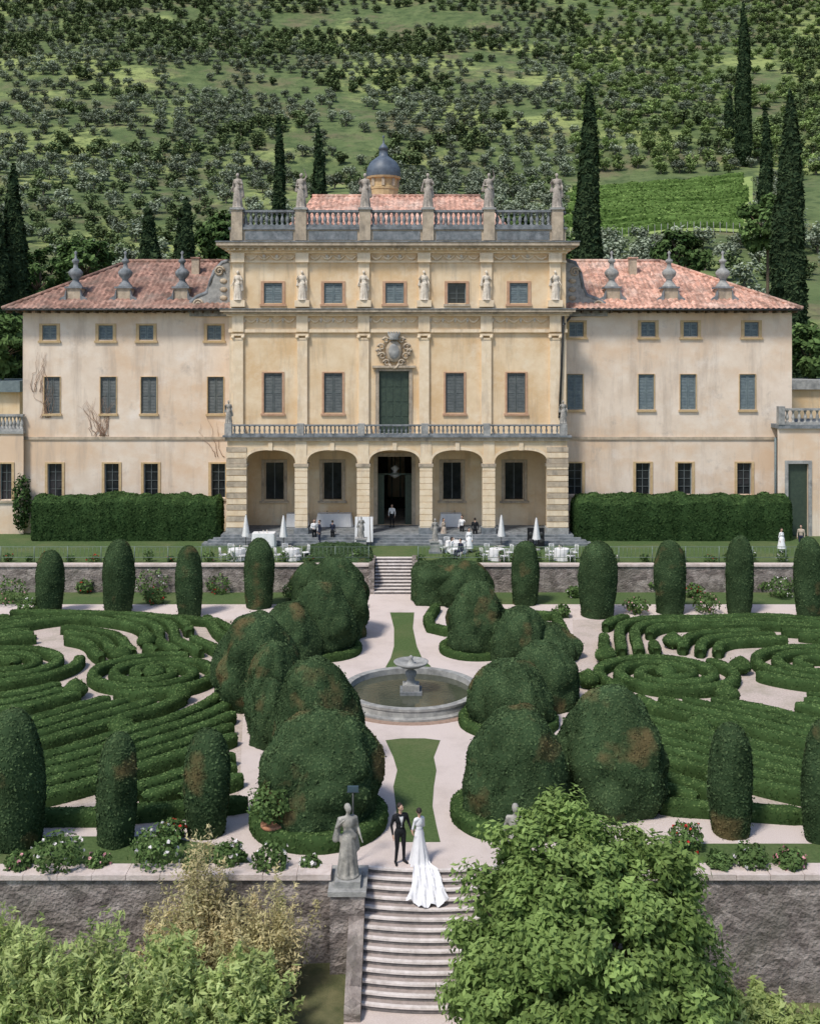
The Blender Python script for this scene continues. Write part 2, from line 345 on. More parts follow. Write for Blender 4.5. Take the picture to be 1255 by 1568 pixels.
def loft_hedge(L,pts,w,h,z=0.,dens=110,leaf=.07,m=0,closed=False,zf=None,lump=.05):
    pts=np.array(pts,float); n=len(pts)
    if n<2: return
    if closed: t=np.roll(pts,-1,0)-np.roll(pts,1,0)
    else: t=np.gradient(pts,axis=0)
    t/=np.linalg.norm(t,axis=1)[:,None]+1e-9; nr=np.stack([-t[:,1],t[:,0]],1)
    prof=[(-.5,0),(-.52,.5),(-.47,.86),(-.30,1.),(0,1.03),(.30,1.),(.47,.86),(.52,.5),(.5,0)]
    V=[]
    for i in range(n):
        zz=zf(pts[i][0],pts[i][1]) if zf else z
        e=1. 
        if not closed and i in (0,n-1): e=.55
        for a,b in prof:
            jx=1+lump*2*n3(pts[i][0]*2,pts[i][1]*2,a*3+b)
            p=pts[i]+nr[i]*a*w*jx*e
            V.append((p[0],p[1],zz+b*h*(1+lump*1.5*n3(pts[i][0]*1.3,pts[i][1]*1.3,a*2))*(.88 if e<1 else 1)))
    V=np.array(V); c=len(prof)
    Q=grid_quads(n,c,False)
    if closed:
        j=(n-1)*c; q=[(j+k,j+k+1,k+1,k) for k in range(c-1)]; Q=np.concatenate([Q,q])
    else:
        Q=np.concatenate([Q,[(0,1,7,8),(1,2,6,7),(2,3,5,6)],[((n-1)*c+8,(n-1)*c+7,(n-1)*c+1,(n-1)*c),((n-1)*c+7,(n-1)*c+6,(n-1)*c+2,(n-1)*c+1),((n-1)*c+6,(n-1)*c+5,(n-1)*c+3,(n-1)*c+2)]])
    Q=Q[:,::-1]
    L.add(V,Q,.2,m,True)
    P,N=scatter(V,Q,dens)
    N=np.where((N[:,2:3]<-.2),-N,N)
    L.leaves(P,N,leaf,np.clip(rng.normal(.22,.17,len(P))+.55*np.clip(N[:,2],0,1),0,1),jit=.4,m=m,off=.012)  # upward leaves tinted lighter, so the lit hedge tops are painted in

def maze(sgn):
    """sweeping parallel bands around an off-centre core, with spiral beds between them"""
    L=LM(); C=(sgn*20.2,51.5); comps=[((sgn*12.3,50.2),3.1),((sgn*27.5,41.5),2.6)]
    balls=[]; ph=1.1 if sgn>0 else 2.3
    def inb(x,y):
        xx=abs(x); return y>35.9 and y<61.2 and xx<35 and xx> (5.7+(y-36)*.20)
    def wob(a,r,wv):
        a2=a if sgn>0 else pi-a
        return wv*min(1,r/7)*(.55*math.sin(3*a2+ph)+.38*math.sin(5*a2+2.1*ph)+.2*math.sin(9*a2))
    def seg(c,r,pred,ga,wv=1.2,w=.56,ex=0.):
        n=max(16,int(2*pi*r/.32)); cur=[]
        st=(.2 if sgn>0 else 2.9)+rng.uniform(-.2,.2)
        for i in range(n+1):
            a=st+2*pi*i/n; rr=r+wob(a,r,wv)
            x=c[0]+rr*math.cos(a)*(1+ex); y=c[1]+rr*math.sin(a)
            ok=pred(x,y) and all(abs(((a-g+pi)%(2*pi))-pi)*r>.6 for g in ga)
            if ok: cur.append((x,y))
            if (not ok or i==n) and cur:
                if len(cur)>4: loft_hedge(L,cur,w,.52)
                cur=[]
    def spiral(c,R,turns_gap,dirn,ph0):
        for q in (0,pi):
            pts=[]; a=0.
            while True:
                r=R-turns_gap*a/pi
                if r<.45: break
                pts.append((c[0]+r*math.cos(dirn*a+ph0+q)*1.12,c[1]+r*math.sin(dirn*a+ph0+q))); a+=.3/max(r,.6)
            if len(pts)>3: loft_hedge(L,pts,.54,.52)
    outer=[.75,pi-.6,-1.5]
    outer=[a if sgn>0 else pi-a for a in outer]
    def notcomp(x,y,m=.62): return all(math.hypot((x-c[0])/1.12,y-c[1])>r+m for c,r in comps)
    spiral(C,3.4,.92,sgn,.4)
    for k,r in enumerate((4.9,5.8,6.7)): seg(C,r,lambda x,y:inb(x,y) and notcomp(x,y),[1.4+k*.1,-2.2,pi-.3],.5)
    r=8.2; k=0
    while r<27:
        seg(C,r,lambda x,y:inb(x,y) and notcomp(x,y),(outer[:1] if k%3 else outer[1:])); r+=.90; k+=1
        if k in (4,9,14): r+=.65
    for c,R in comps: spiral(c,R,.88,-sgn,1.+c[0]); balls.append(c)
    L.obj('hedge_maze',['hedge_leaf'])
    for g in outer: balls.append((C[0]+7.5*math.cos(g),C[1]+7.5*math.sin(g)))
    for g in (-.2,-.8,-1.3,-2.,-2.6,.5,1.2): 
        a=g if sgn<0 else pi-g; balls.append((C[0]+12.1*math.cos(a),C[1]+12.1*math.sin(a)))
    for (c,R) in comps:
        for a in (.3,2.2,3.9,5.2): balls.append((c[0]+(R+.6)*1.1*math.cos(a),c[1]+(R+.6)*math.sin(a)))
    for x,y in balls:
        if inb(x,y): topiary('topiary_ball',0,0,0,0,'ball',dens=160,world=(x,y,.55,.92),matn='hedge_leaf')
maze(-1); maze(1)
L=LM()
def circ(cx,cy,r,a0=0,a1=2*pi,n=40): return [(cx+r*math.cos(a0+(a1-a0)*i/n),cy+r*math.sin(a0+(a1-a0)*i/n)) for i in range(n+1)]
for k in (9,18): 
    X,Y,R,H=DOMES[k]; loft_hedge(L,circ(X,Y,R+.12)[:-1],.6,.5,closed=True)
for k in (3,13,7,17):
    X,Y,R,H=DOMES[k]; loft_hedge(L,circ(X,Y,R+.12)[:-1],.45,.38,closed=True)
for pl in ([(560,930),(530,935),(480,940),(420,940)],[(668,935),(655,955),(660,968),(690,975)],[(760,945),(850,950),(870,990)],
           [(405,1000),(330,960),(200,950),(0,945)],[(0,1262),(150,1262),(400,1240)],[(1010,1245),(1255,1262)]):
    g=[gp(*p) for p in pl]; d=[]
    for i in range(len(g)-1):
        for t in np.linspace(0,1,12,endpoint=False): d.append((g[i][0]*(1-t)+g[i+1][0]*t,g[i][1]*(1-t)+g[i+1][1]*t))
    loft_hedge(L,d,.55,.5)
L.obj('box_hedge',['hedge_leaf'])
for a,b in ((46,347),(868,1214)):
    L=LM(); y=78.9; xa,xb=fx(a,y),fx(b,y)
    pts=[(x,y) for x in np.linspace(xa+.3,xb-.3,44)]
    loft_hedge(L,pts,2.2,3.25,z=1.8,dens=90,leaf=.15,lump=.08); L.obj('laurel_hedge',['laurel_leaf'])

def bush(name,x,y,z,r,h,fl=None,nf=30,leaf=.10,matn='rose_leaf',n=700):
    L=LM(); P=rng.normal(0,1,(n,3)); P/=np.linalg.norm(P,axis=1)[:,None]; N=P.copy()
    rad=rng.uniform(.45,1.08,(n,1))**.5; k=np.array([1+.35*n3(p[0]*2+x,p[1]*2+y,p[2]*2) for p in P])[:,None]
    P=P*rad*k*np.array([r,r,h*.5])+np.array([x,y,z+h*.5]); P[:,2]=np.maximum(P[:,2],z+.03)
    L.leaves(P,N+np.array([0,0,.4]),leaf,np.clip(rng.normal(.5,.25,n),0,1),jit=.7)
    mats=[matn]
    for s in range(5):
        a=rng.random()*6.3; e=np.array([x+math.cos(a)*r*.5,y+math.sin(a)*r*.5,z+h*.8]); b0=np.array([x,y,z]); w=np.array([.02,0,0])
        L.add([b0-w,b0+w,e+w*.4,e-w*.4],[(0,1,2,3)],0.)
    if fl:
        mats.append(fl); k=rng.choice(n,nf); 
        for q in range(3): L.leaves(P[k]+(P[k]-np.array([x,y,z+h*.5]))*.06+rng.normal(0,.015,(nf,3)),N[k],.11,1.,aspect=1.,m=1,jit=.8)
    return L.obj(name,mats)
for x,y,r,fl in ((90,1338,.75,'petal_white'),(240,1332,.8,'petal_white'),(262,1290,.45,'petal_red'),(415,1338,.55,'petal_white'),(350,1330,.5,'petal_white'),(1150,1335,.5,'petal_white'),(1210,1338,.45,'petal_pink'),(1050,1300,.5,'petal_red'),(150,1335,.35,'petal_pink'),(475,1336,.3,'petal_white'),(30,1338,.4,'petal_pink'),(300,1336,.4,None),(1100,1338,.4,None)):
    X,Y=gp(x,y); bush('rose_bush',X,Y,0,r,r*1.6,fl,28)
for x,y,r,fl in ((15,925,1.1,'petal_pink'),(45,942,.7,'petal_white'),(232,910,1.1,'petal_white'),(236,925,.7,'petal_red'),(335,908,.8,'petal_red'),(345,900,.6,'petal_pink'),(450,918,.8,None),
                 (975,940,.7,'petal_pink'),(1080,938,.8,'petal_pink'),(1062,915,.6,'petal_red'),(880,915,.5,'petal_white'),(1195,915,.9,'petal_white'),(1165,905,.6,None),(1210,905,.7,'petal_pink'),(130,908,.6,'petal_red'),(1000,905,.6,None),(860,945,.5,None)):
    X,Y=gp(x,y); bush('rose_bush',X,Y,0,r,r*1.5,fl,24,leaf=.14,n=420)
for x in range(5,1255,36):
    if 575<x<640: continue
    X,Y=fx(x+rng.uniform(-10,10),70.2),70.1; bush('flower_clump',X,Y,1.8,rng.uniform(.2,.45),rng.uniform(.35,.9),random.choice(['petal_pink','petal_white','petal_red',None]),8,n=120,leaf=.12)

# ---------------------------------------------------------------- trees
def tube_np(L,a,b,ra,rb,seg=7,m=1):
    a=np.array(a,float);b=np.array(b,float);t=b-a;t/=np.linalg.norm(t)+1e-9
    u=np.cross(t,[0,1,0] if abs(t[1])<.9 else [1,0,0]);u/=np.linalg.norm(u);v=np.cross(t,u)
    w=np.linspace(0,2*pi,seg,endpoint=False)[:,None]; ring=np.cos(w)*u+np.sin(w)*v
    L.add(np.concatenate([a+ring*ra,b+ring*rb]),grid_quads(2,seg,True),0.,m,True)
def leafy_tree(name,base,cr,cz,rad,rh,nclump,per,leaf,mats,clr=.55,aspect=1.6,trunk_r=.2):
    L=LM(); X,Y,Z=base
    tube_np(L,(X,Y,Z-.1),(X,Y,cz-rh*.5),trunk_r,trunk_r*.7)
    cs=rng.normal(0,1,(nclump,3)); cs/=np.linalg.norm(cs,axis=1)[:,None]
    rr=rng.uniform(.3,1.,(nclump,1))**.4
    lump=np.array([1+.22*n3(c[0]*1.7+X,c[1]*1.7,c[2]*1.7)+.10*n3(c[0]*4+X,c[1]*4,c[2]*4) for c in cs])[:,None]
    cen=cs*rr*lump*np.array([rad,rad,rh])+np.array([X,Y,cz])
    for k in range(0,nclump,max(1,nclump//26)):
        mid=(cen[k]+np.array([X,Y,cz-rh*.5]))/2+rng.normal(0,.15,3); s=np.array([X,Y,cz-rh*rng.uniform(.45,.8)])
        tube_np(L,s,mid,trunk_r*.45,trunk_r*.25,5); tube_np(L,mid,cen[k],trunk_r*.25,.02,5)
    idx=np.repeat(np.arange(nclump),per); n=len(idx)
    cl=clr*rng.uniform(.6,1.25,(nclump,1))
    o=rng.normal(0,1,(n,3)); o/=np.linalg.norm(o,axis=1)[:,None]; P=cen[idx]+o*cl[idx]*rng.uniform(.3,1,(n,1))*np.array([1,1,.75])
    tc=rng.normal(0,.15,nclump)
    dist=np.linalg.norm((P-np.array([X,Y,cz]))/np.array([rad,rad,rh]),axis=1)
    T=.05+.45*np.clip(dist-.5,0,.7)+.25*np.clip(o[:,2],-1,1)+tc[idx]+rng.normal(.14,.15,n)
    L.leaves(P,o*.6+cs[idx]*.5+np.array([0,0,.6]),leaf,T,aspect=aspect,jit=.5)
    return L.obj(name,mats)
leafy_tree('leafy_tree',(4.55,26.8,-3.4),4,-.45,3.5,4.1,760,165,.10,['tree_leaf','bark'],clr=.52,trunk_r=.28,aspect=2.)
def feather(name,x,y,z,n,h,spread,mat_,leafl=.16,tint=.5,per=46,lean=(0,0),t0=.25):
    L=LM(); Pa=[];Na=[];T=[]
    for i in range(n):
        a=rng.random()*2*pi; sp=spread*rng.uniform(.2,1); hh=h*rng.uniform(.6,1.05)*(1-.35*sp/spread); b0=np.array([x+rng.normal(0,.25),y+rng.normal(0,.25),z])
        tip=b0+np.array([math.cos(a)*sp+lean[0],math.sin(a)*sp+lean[1],hh]); mid=b0+(tip-b0)*.5+np.array([0,0,hh*.16])
        prev=b0
        for s in range(1,6):
            t=s/5; p=(1-t)**2*b0+2*t*(1-t)*mid+t*t*tip; tube_np(L,prev,p,.02*(1.1-t),.02*(1-t)+.003,4); prev=p
        t=rng.uniform(t0,1.02,(per,1)); p=(1-t)**2*b0+2*t*(1-t)*mid+t*t*tip
        p=p+rng.normal(0,1,(per,3))*np.array([.16,.16,.12])*(1.25-t*.95)*(h/3)**.6; Pa.append(p); Na.append(np.tile([0,0,.8],(per,1))+rng.normal(0,.5,(per,3)))
        T.append(np.clip(tint+.35*(t[:,0]-.6)+rng.normal(0,.2)+rng.normal(0,.12,per),0,1))
    L.leaves(np.concatenate(Pa),np.concatenate(Na),leafl,np.concatenate(T),aspect=3.,jit=.5)
    return L.obj(name,[mat_,'bark'])
for x,y,h,sp,n in ((-10.4,27.6,4.4,2.1,230),(-8.3,27.2,4.7,1.8,240),(-6.2,27.4,3.9,1.6,210),(-4.3,27.2,3.0,1.3,170),(-9.,24.9,2.9,2.0,170),(-6.4,24.9,2.7,1.8,170),(-3.7,25.2,2.0,1.3,120),(-11.6,29.2,4.0,1.5,140)):
    feather('feathery_shrub',x,y,lowz(x)-.1,n,h,sp,'feather_leaf',.08,.5,66)
for x,y,h,sp,n,z in ((-5.9,30.0,6.0,.95,64,-3.5),(-3.9,29.4,4.6,.9,56,-3.2),(-7.0,29.8,4.2,.8,36,-3.5),(-4.9,28.8,4.2,.9,44,-3.4)):
    feather('tamarisk_shrub',x,y,z,n,h,sp,'golden_leaf',.05,.5,130,t0=.35)
for x,y in ((1.5,23.4),(7.8,28.5),(9.8,29.5),(11.3,28.5)):
    feather('feathery_shrub',x,y,lowz(x)-.1,80,1.4,1.1,'feather_leaf',.10)
def cypress(px,yt,w,d,zb=None,name='cypress_tree'):
    X=fx(px,d); zt=fz(yt,d); z0=zb if zb is not None else hillz(X,d)-.3; H=zt-z0; R=w*.5*d/F
    rows,cols=30,16; V=[]
    for j in range(rows):
        t=j/(rows-1); r=R*(min(1,t*7+.35))*(1-t**2.2)**.75
        for i in range(cols):
            a=2*pi*i/cols; r2=r*(1+.40*n3(X+math.cos(a)*1.4,math.sin(a)*1.4,t*H*.55)); V.append((X+r2*math.cos(a)+.15*math.sin(t*9+X),d+r2*math.sin(a),z0+.8+t*(H-.8)))
    V=np.array(V);Q=grid_quads(rows,cols,True); L=LM(); L.add(V,Q,.1,0,True)
    P,N=scatter(V,Q,26*(110/d)**1.2); L.leaves(P,N*.8+np.array([0,0,.25]),.42*(d/110)**.5,np.clip(rng.normal(.35,.25,len(P)),0,1),aspect=1.9,jit=.6,off=.05)
    tube_np(L,(X,d,z0-.2),(X,d,z0+1.6),R*.25,R*.2); L.obj(name,['cypress_leaf','bark'])
for px,yt,w,d in ((900,124,44,112),(1208,140,56,104),(427,175,20,140),(487,190,26,132),(22,250,46,108),(-8,300,50,106),(228,312,38,118),(283,300,38,120),(1138,2,24,300),(1116,140,14,330),(1172,160,18,190)):
    cypress(px,yt,w,d)
for px,d,yt,r,m in ((-5,98,480,3.2,'rose_leaf'),(1245,96,500,2.4,'rose_leaf'),(1175,116,300,3.5,'rose_leaf'),(130,128,362,3.4,'rose_leaf'),(60,140,380,4,'hedge_leaf'),(340,125,330,3,'hedge_leaf'),(840,130,345,4,'hedge_leaf'),(1040,120,352,3,'hedge_leaf'),(780,135,330,3,'hedge_leaf')):
    X=fx(px,d); z0=hillz(X,d) if d>88 else 1.8; zt=fz(yt,d); cz=zt-r*.9
    if cz-r<z0+.5: z0=min(z0,cz-r)
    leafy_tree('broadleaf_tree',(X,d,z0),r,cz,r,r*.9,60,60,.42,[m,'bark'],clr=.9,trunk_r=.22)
def proto(name,mats,nl,leaf,rh,flat):
    L=LM(); cs=rng.normal(0,1,(16,3)); cs/=np.linalg.norm(cs,axis=1)[:,None]; cs=cs*rng.uniform(.4,1,(16,1))*np.array([2.1,2.1,1.2*flat])+np.array([0,0,rh])
    per=nl//16; idx=np.repeat(np.arange(16),per); o=rng.normal(0,1,(len(idx),3)); o/=np.linalg.norm(o,axis=1)[:,None]
    P=cs[idx]+o*.95*rng.uniform(.4,1,(len(idx),1))
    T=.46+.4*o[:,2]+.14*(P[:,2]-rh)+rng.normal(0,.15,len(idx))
    L.leaves(P,o*.5+np.array([0,0,.8]),leaf,T,aspect=1.5,jit=.4)
    tube_np(L,(0,0,-.8),(.1,0,rh-.6),.22,.14,6); tube_np(L,(.1,0,rh-.9),(.9,.3,rh+.4),.12,.05,5); tube_np(L,(.1,0,rh-.9),(-.8,-.3,rh+.3),.12,.05,5)
    return L.obj(name,mats)
def grove(name,pts,child):
    V=[];Fc=[]
    for i,(x,y,s) in enumerate(pts):
        z=hillz(x,y)-.1; a=rng.random()*6.28; h=s*.5
        for k in range(4):
            w=a+pi/4+k*pi/2; V.append((x+h*1.414*math.cos(w),y+h*1.414*math.sin(w),z))
        Fc.append((4*i,4*i+1,4*i+2,4*i+3))
    me=bpy.data.meshes.new(name); me.from_pydata(V,[],Fc); me.update(); o=link(bpy.data.objects.new(name,me))
    o.instance_type='FACES'; o.use_instance_faces_scale=True; o.instance_faces_scale=1.; o.show_instancer_for_render=False; o.show_instancer_for_viewport=False
    child.parent=o
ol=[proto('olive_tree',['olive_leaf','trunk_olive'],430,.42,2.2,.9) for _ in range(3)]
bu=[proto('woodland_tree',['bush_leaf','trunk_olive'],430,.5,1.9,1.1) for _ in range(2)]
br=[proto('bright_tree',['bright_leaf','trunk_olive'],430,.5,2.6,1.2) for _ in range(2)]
P=[[],[],[],[],[],[],[]]
y=122.; row=0
while y<640:
    w=.43*y+25; x=-w+rng.uniform(0,5); row+=1
    while x<w:
        yy=y+7*n3(x*.015,y*.015,7)+rng.normal(0,.6); xx=x+rng.normal(0,.6); x+=rng.uniform(4.4,6.4)
        py=HY-F*(hillz(xx,yy)-CH)/yy; px=HX+F*xx/yy
        if 868<px<1160 and 268<py<372: continue
        if px>1225 and 270<py<350: continue
        g=n3(xx*.018,yy*.018,11.); g2=n3(xx*.03+9,yy*.03,21.); u=rng.random()
        if (g>.24 and u<.6) or (px<260 and 120<py<230 and u<.4) or (420<px<760 and 20<py<50 and u<.8): continue
        dark=(py<90 and g2>-.3 and px<900) or (g2>.2) or (px<330 and py>270 and u<.6) or (px>1150 and py<260 and u<.4)
        if px>880 and py<280 and u>.4: k=5+int(rng.random()*2)
        elif dark and u<.8: k=3+int(rng.random()*2)
        else: k=int(rng.random()*3)
        P[k].append((xx,yy,rng.uniform(.75,1.15)*(.75 if k in (3,4) and py>270 else 1)*(1.15 if k in(3,4) and py<270 else 1)))
    y+=6.4 if y<400 else 7.2
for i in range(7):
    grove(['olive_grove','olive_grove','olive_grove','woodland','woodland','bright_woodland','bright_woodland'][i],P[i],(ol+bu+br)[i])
L=LM()
for i in range(15):
    yy=205+i*5.2; xs=np.arange(fx(872,yy)+rng.uniform(-2,2),fx(1150,yy),2.)
    loft_hedge(L,[(x,yy+.03*x) for x in xs],1.5,1.5,dens=5,leaf=.5,zf=lambda a,b:hillz(a,b)-.1,lump=.3)
L.obj('vineyard',['vine_leaf'])
V=[];Q=[]; gx=np.linspace(872,1152,15); gy=np.linspace(203,281,14)
mb=MB()
for yy in gy:
    for px in gx: x=fx(px,yy); V.append((x,yy,hillz(x,yy)+.12))
mb.add(V,[(j*15+i,j*15+i+1,(j+1)*15+i+1,(j+1)*15+i) for j in range(13) for i in range(14)],'vine_grass' if 'vine_grass' in MATS else 'lawn',True)
mat('vine_grass',(.22,.30,.09),(.32,.39,.14),.5,bump=.4,bscale=3); mb.m=['vine_grass']*len(mb.m); mb.obj('vineyard_grass')
mb=MB()
for i in range(30):
    x=fx(872+i*10,203); z=hillz(x,203); mb.box(x-.05,x+.05,202.9,203.1,z-.3,z+1.9,'stone_grey')
mb.obj('vineyard_posts')

# ---------------------------------------------------------------- villa
villa=empty('villa')
def wall(mb,x0,x1,z0,z1,y,ops,m,depth=.3,mr=None):
    xs=sorted(set([x0,x1]+[o[0] for o in ops]+[o[1] for o in ops])); zs=sorted(set([z0,z1]+[o[2] for o in ops]+[o[3] for o in ops]))
    for i in range(len(xs)-1):
        for j in range(len(zs)-1):
            cx=(xs[i]+xs[i+1])/2; cz=(zs[j]+zs[j+1])/2
            if any(o[0]<cx<o[1] and o[2]<cz<o[3] for o in ops): continue
            mb.quad((xs[i],y,zs[j]),(xs[i+1],y,zs[j]),(xs[i+1],y,zs[j+1]),(xs[i],y,zs[j+1]),m)
    mr=mr or m
    for a,b,c,d in ops:
        mb.quad((a,y,c),(a,y,d),(a,y+depth,d),(a,y+depth,c),mr); mb.quad((b,y,c),(b,y+depth,c),(b,y+depth,d),(b,y,d),mr)
        mb.quad((a,y,c),(a,y+depth,c),(b,y+depth,c),(b,y,c),mr); mb.quad((a,y,d),(b,y,d),(b,y+depth,d),(a,y+depth,d),mr)
def window(mb,o,y,frame,style,fw=.2):
    a,b,c,d=o
    p=.06
    mb.box(a-fw,a,y-p,y+.02,c-fw*.3,d+fw*.6,frame); mb.box(b,b+fw,y-p,y+.02,c-fw*.3,d+fw*.6,frame)
    mb.box(a,b,y-p+.003,y+.02,d,d+fw*.6,frame); mb.box(a-fw-.08,b+fw+.08,y-p-.08,y+.02,c-fw*.3-.16,c-fw*.3,frame if style!='glass' else 'stone_tan')
    mb.quad((a,y+.28,c),(b,y+.28,c),(b,y+.28,d),(a,y+.28,d),'glass_dark')
    m=(a+b)/2
    if style=='glass':
        mb.box(a,a+.07,y+.2,y+.26,c,d,'shutter_blue'); mb.box(b-.07,b,y+.2,y+.26,c,d,'shutter_blue'); mb.box(m-.03,m+.03,y+.2,y+.25,c,d,'shutter')
        for k in range(1,4):
            z=c+(d-c)*k/4; mb.box(a+.07,b-.07,y+.21,y+.24,z-.02,z+.02,'shutter')
    elif style in ('shutter','shutter_blue'):
        for u,v in ((a+.02,m-.012),(m+.012,b-.02)):
            mb.box(u,u+.09,y+.08,y+.14,c+.02,d-.02,style); mb.box(v-.09,v,y+.08,y+.14,c+.02,d-.02,style)
            mb.box(u+.09,v-.09,y+.085,y+.14,c+.02,c+.16,style); mb.box(u+.09,v-.09,y+.085,y+.14,d-.16,d-.02,style); mb.box(u+.09,v-.09,y+.085,y+.14,(c+d)/2-.06,(c+d)/2+.06,style)
            z=c+.18; 
            while z<d-.2:
                mb.add([(u+.09,y+.09,z),(v-.09,y+.09,z),(v-.09,y+.135,z+.10),(u+.09,y+.135,z+.10)],[(0,1,2,3)],style); z+=.115
BAL=[(.09,0),(.09,.06),(.05,.1),(.075,.22),(.10,.34),(.085,.46),(.05,.62),(.045,.70),(.07,.78),(.09,.82),(.09,.88)]
def balustrade(mb,x0,x1,y,z,h,m,n,w=.34):
    mb.box(x0,x1,y-w/2,y+w/2,z,z+.14*h,m); mb.box(x0,x1,y-w/2-.03,y+w/2+.03,z+h-.13*h,z+h,m)
    for i in range(n):
        x=x0+(x1-x0)*(i+.5)/n; mb.lathe(x,y,[(r*1.15*h,zz*h*.83) for r,zz in BAL],8,m,z0=z+.14*h)
dP,dU,dW=77.5,79.5,81.5
TZ=1.8; PF=2.4; BZ=fz(675,dP)
mb=MB()
piers=[(348,376),(452,470),(547,565),(643,661),(739,757),(838,868)]
PX=[(fx(a,dP),fx(b,dP)) for a,b in piers]
spr=fz(710,dP); top=fz(689,dP); py1=dP+.9
for i,(a,b) in enumerate(PX):
    end=i in(0,5)
    mb.box(a,b,dP,py1,PF,spr,'plaster_trim' if not end else 'plaster_cream')
    mb.box(a-.1,b+.1,dP-.1,py1+.1,PF-.0,PF+.45,'stone_dark' if not end else 'stone_grey')
    mb.box(a-.1,b+.1,dP-.1,py1+.1,spr-.22,spr+.003,'stone_tan')
    if end:
        z=PF+.5; k=0
        while z<fz(680,dP)-.4:
            mb.box(a-.07,b+.07,dP-.07,dP+.02,z,z+.36,'stone_tan' if k%2 else 'plaster_trim'); z+=.43; k+=1
    else:
        z=PF+.55
        while z<spr-.5: mb.box(a-.035,b+.035,dP-.035,dP+.02,z,z+.40,'plaster_trim'); z+=.46
        mb.box(a+.02,b-.02,dP-.05,dP,spr+.01,BZ,'plaster_trim')
mb.box(PX[0][0],PX[0][1],dP,py1,spr,BZ,'plaster_cream'); mb.box(PX[5][0],PX[5][1],dP,py1,spr,BZ,'plaster_cream')
for i in range(5):
    a,b=PX[i][1],PX[i+1][0]; n=18
    cx=(a+b)/2; hw=(b-a)/2; pts=[]
    for k in range(n+1):
        w=pi*k/n; c_,s_=math.cos(w),math.sin(w)
        pts.append((cx-hw*math.copysign(abs(c_)**.8,c_),spr+(top-spr)*abs(s_)**.8))
    for k in range(n):
        (x0,z0),(x1,z1)=pts[k],pts[k+1]
        mb.quad((x0,dP,z0),(x1,dP,z1),(x1,dP,BZ),(x0,dP,BZ),'plaster_cream'); mb.quad((x0,py1,z0),(x0,py1,BZ),(x1,py1,BZ),(x1,py1,z1),'plaster_cream')
        mb.quad((x0,dP,z0),(x0,py1,z0),(x1,py1,z1),(x1,dP,z1),'plaster_trim')
        f=lambda x,z:(cx+(x-cx)*1.08,spr+(z-spr)*1.22)
        (u0,v0),(u1,v1)=f(x0,z0),f(x1,z1)
        mb.quad((x0,dP-.04,z0),(x1,dP-.04,z1),(u1,dP-.04,v1),(u0,dP-.04,v0),'plaster_trim')
    mb.box(cx-.16,cx+.16,dP-.12,dP,top-.02,BZ-.1,'plaster_trim')
for i in range(1,5): mb.box(PX[i][0]+.003,PX[i][1]-.003,dP+.003,py1-.003,spr,BZ,'plaster_cream')
X0,X1=PX[0][0],PX[5][1]
for xa,xb in ((X0,X0+.5),(X1-.5,X1)): mb.box(xa,xb,py1,dW,PF,BZ,'plaster_cream')
mb.box(X0-.15,X1+.15,dP-.2,dW+.5,BZ,BZ+.28,'stone_tan'); mb.box(X0-.3,X1+.3,dP-.35,dP+.5,BZ+.28,BZ+.42,'stone_dark')
mb.box(X0,X1,dP+.6,dW+.5,BZ+.283,BZ+.41,'stone_grey')
mb.box(X0-.4,X1+.4,dP-.5,dW,TZ,PF,'stone_dark')
for k in range(3): mb.box(X0-.9-k*.35 ,X1+.9+k*.35,dP-.85-.35*k,dP-.5,TZ,PF-.003-.15*(k+1),'stone_dark')
mb.obj('portico',villa)
mb=MB(); yi=dP+4.; ops=[]
for x in (420,509,692,787): ops.append((fx(x,yi)-.78,fx(x,yi)+.78,fz(765,yi),fz(708,yi)))
door=(fx(578,yi),fx(630,yi),PF+.02,fz(699,yi)); ops.append(door)
wall(mb,X0,X1,PF,BZ,yi,ops,'plaster_cream',.5)
for o in ops[:-1]:
    a,b,c,d=o; fw=.22
    mb.box(a-fw,a,yi-.08,yi,c-.1,d+fw,'stone_tan'); mb.box(b,b+fw,yi-.08,yi,c-.1,d+fw,'stone_tan'); mb.box(a,b,yi-.078,yi,d,d+fw,'stone_tan'); mb.box(a-.35,b+.35,yi-.2,yi,c-.25,c-.1,'stone_tan')
    mb.quad((a,yi+.4,c),(b,yi+.4,c),(b,yi+.4,d),(a,yi+.4,d),'glass_dark')
    mb.box(a,a+.1,yi+.25,yi+.33,c,d,'stone_tan'); mb.box(b-.1,b,yi+.25,yi+.33,c,d,'stone_tan'); mb.box((a+b)/2-.04,(a+b)/2+.04,yi+.26,yi+.33,c,d,'shutter')
a,b,c,d=door; mb.box(a-.3,a,yi-.1,yi,c,d+.3,'stone_tan'); mb.box(b,b+.3,yi-.1,yi,c,d+.3,'stone_tan'); mb.box(a,b,yi-.098,yi,d,d+.3,'stone_tan')
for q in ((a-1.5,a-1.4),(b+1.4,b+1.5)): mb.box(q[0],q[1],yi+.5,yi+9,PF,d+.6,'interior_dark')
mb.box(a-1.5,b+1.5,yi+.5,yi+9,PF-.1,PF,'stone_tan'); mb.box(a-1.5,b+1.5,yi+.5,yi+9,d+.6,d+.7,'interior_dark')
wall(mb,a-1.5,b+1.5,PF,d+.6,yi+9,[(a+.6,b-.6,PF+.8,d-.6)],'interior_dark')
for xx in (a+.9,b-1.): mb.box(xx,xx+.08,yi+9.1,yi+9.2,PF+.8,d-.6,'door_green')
for xx in (a,b-.5): mb.box(xx,xx+.5,yi+.3,yi+.36,c,d-1.4,'door_green')
mb.box(a,b,yi+.3,yi+.38,d-1.45,d-1.35,'door_green')
cx=(a+b)/2; mb.tube([(cx,yi+2,d+.6),(cx,yi+2,d-.9)],.02,6,'metal_dark')
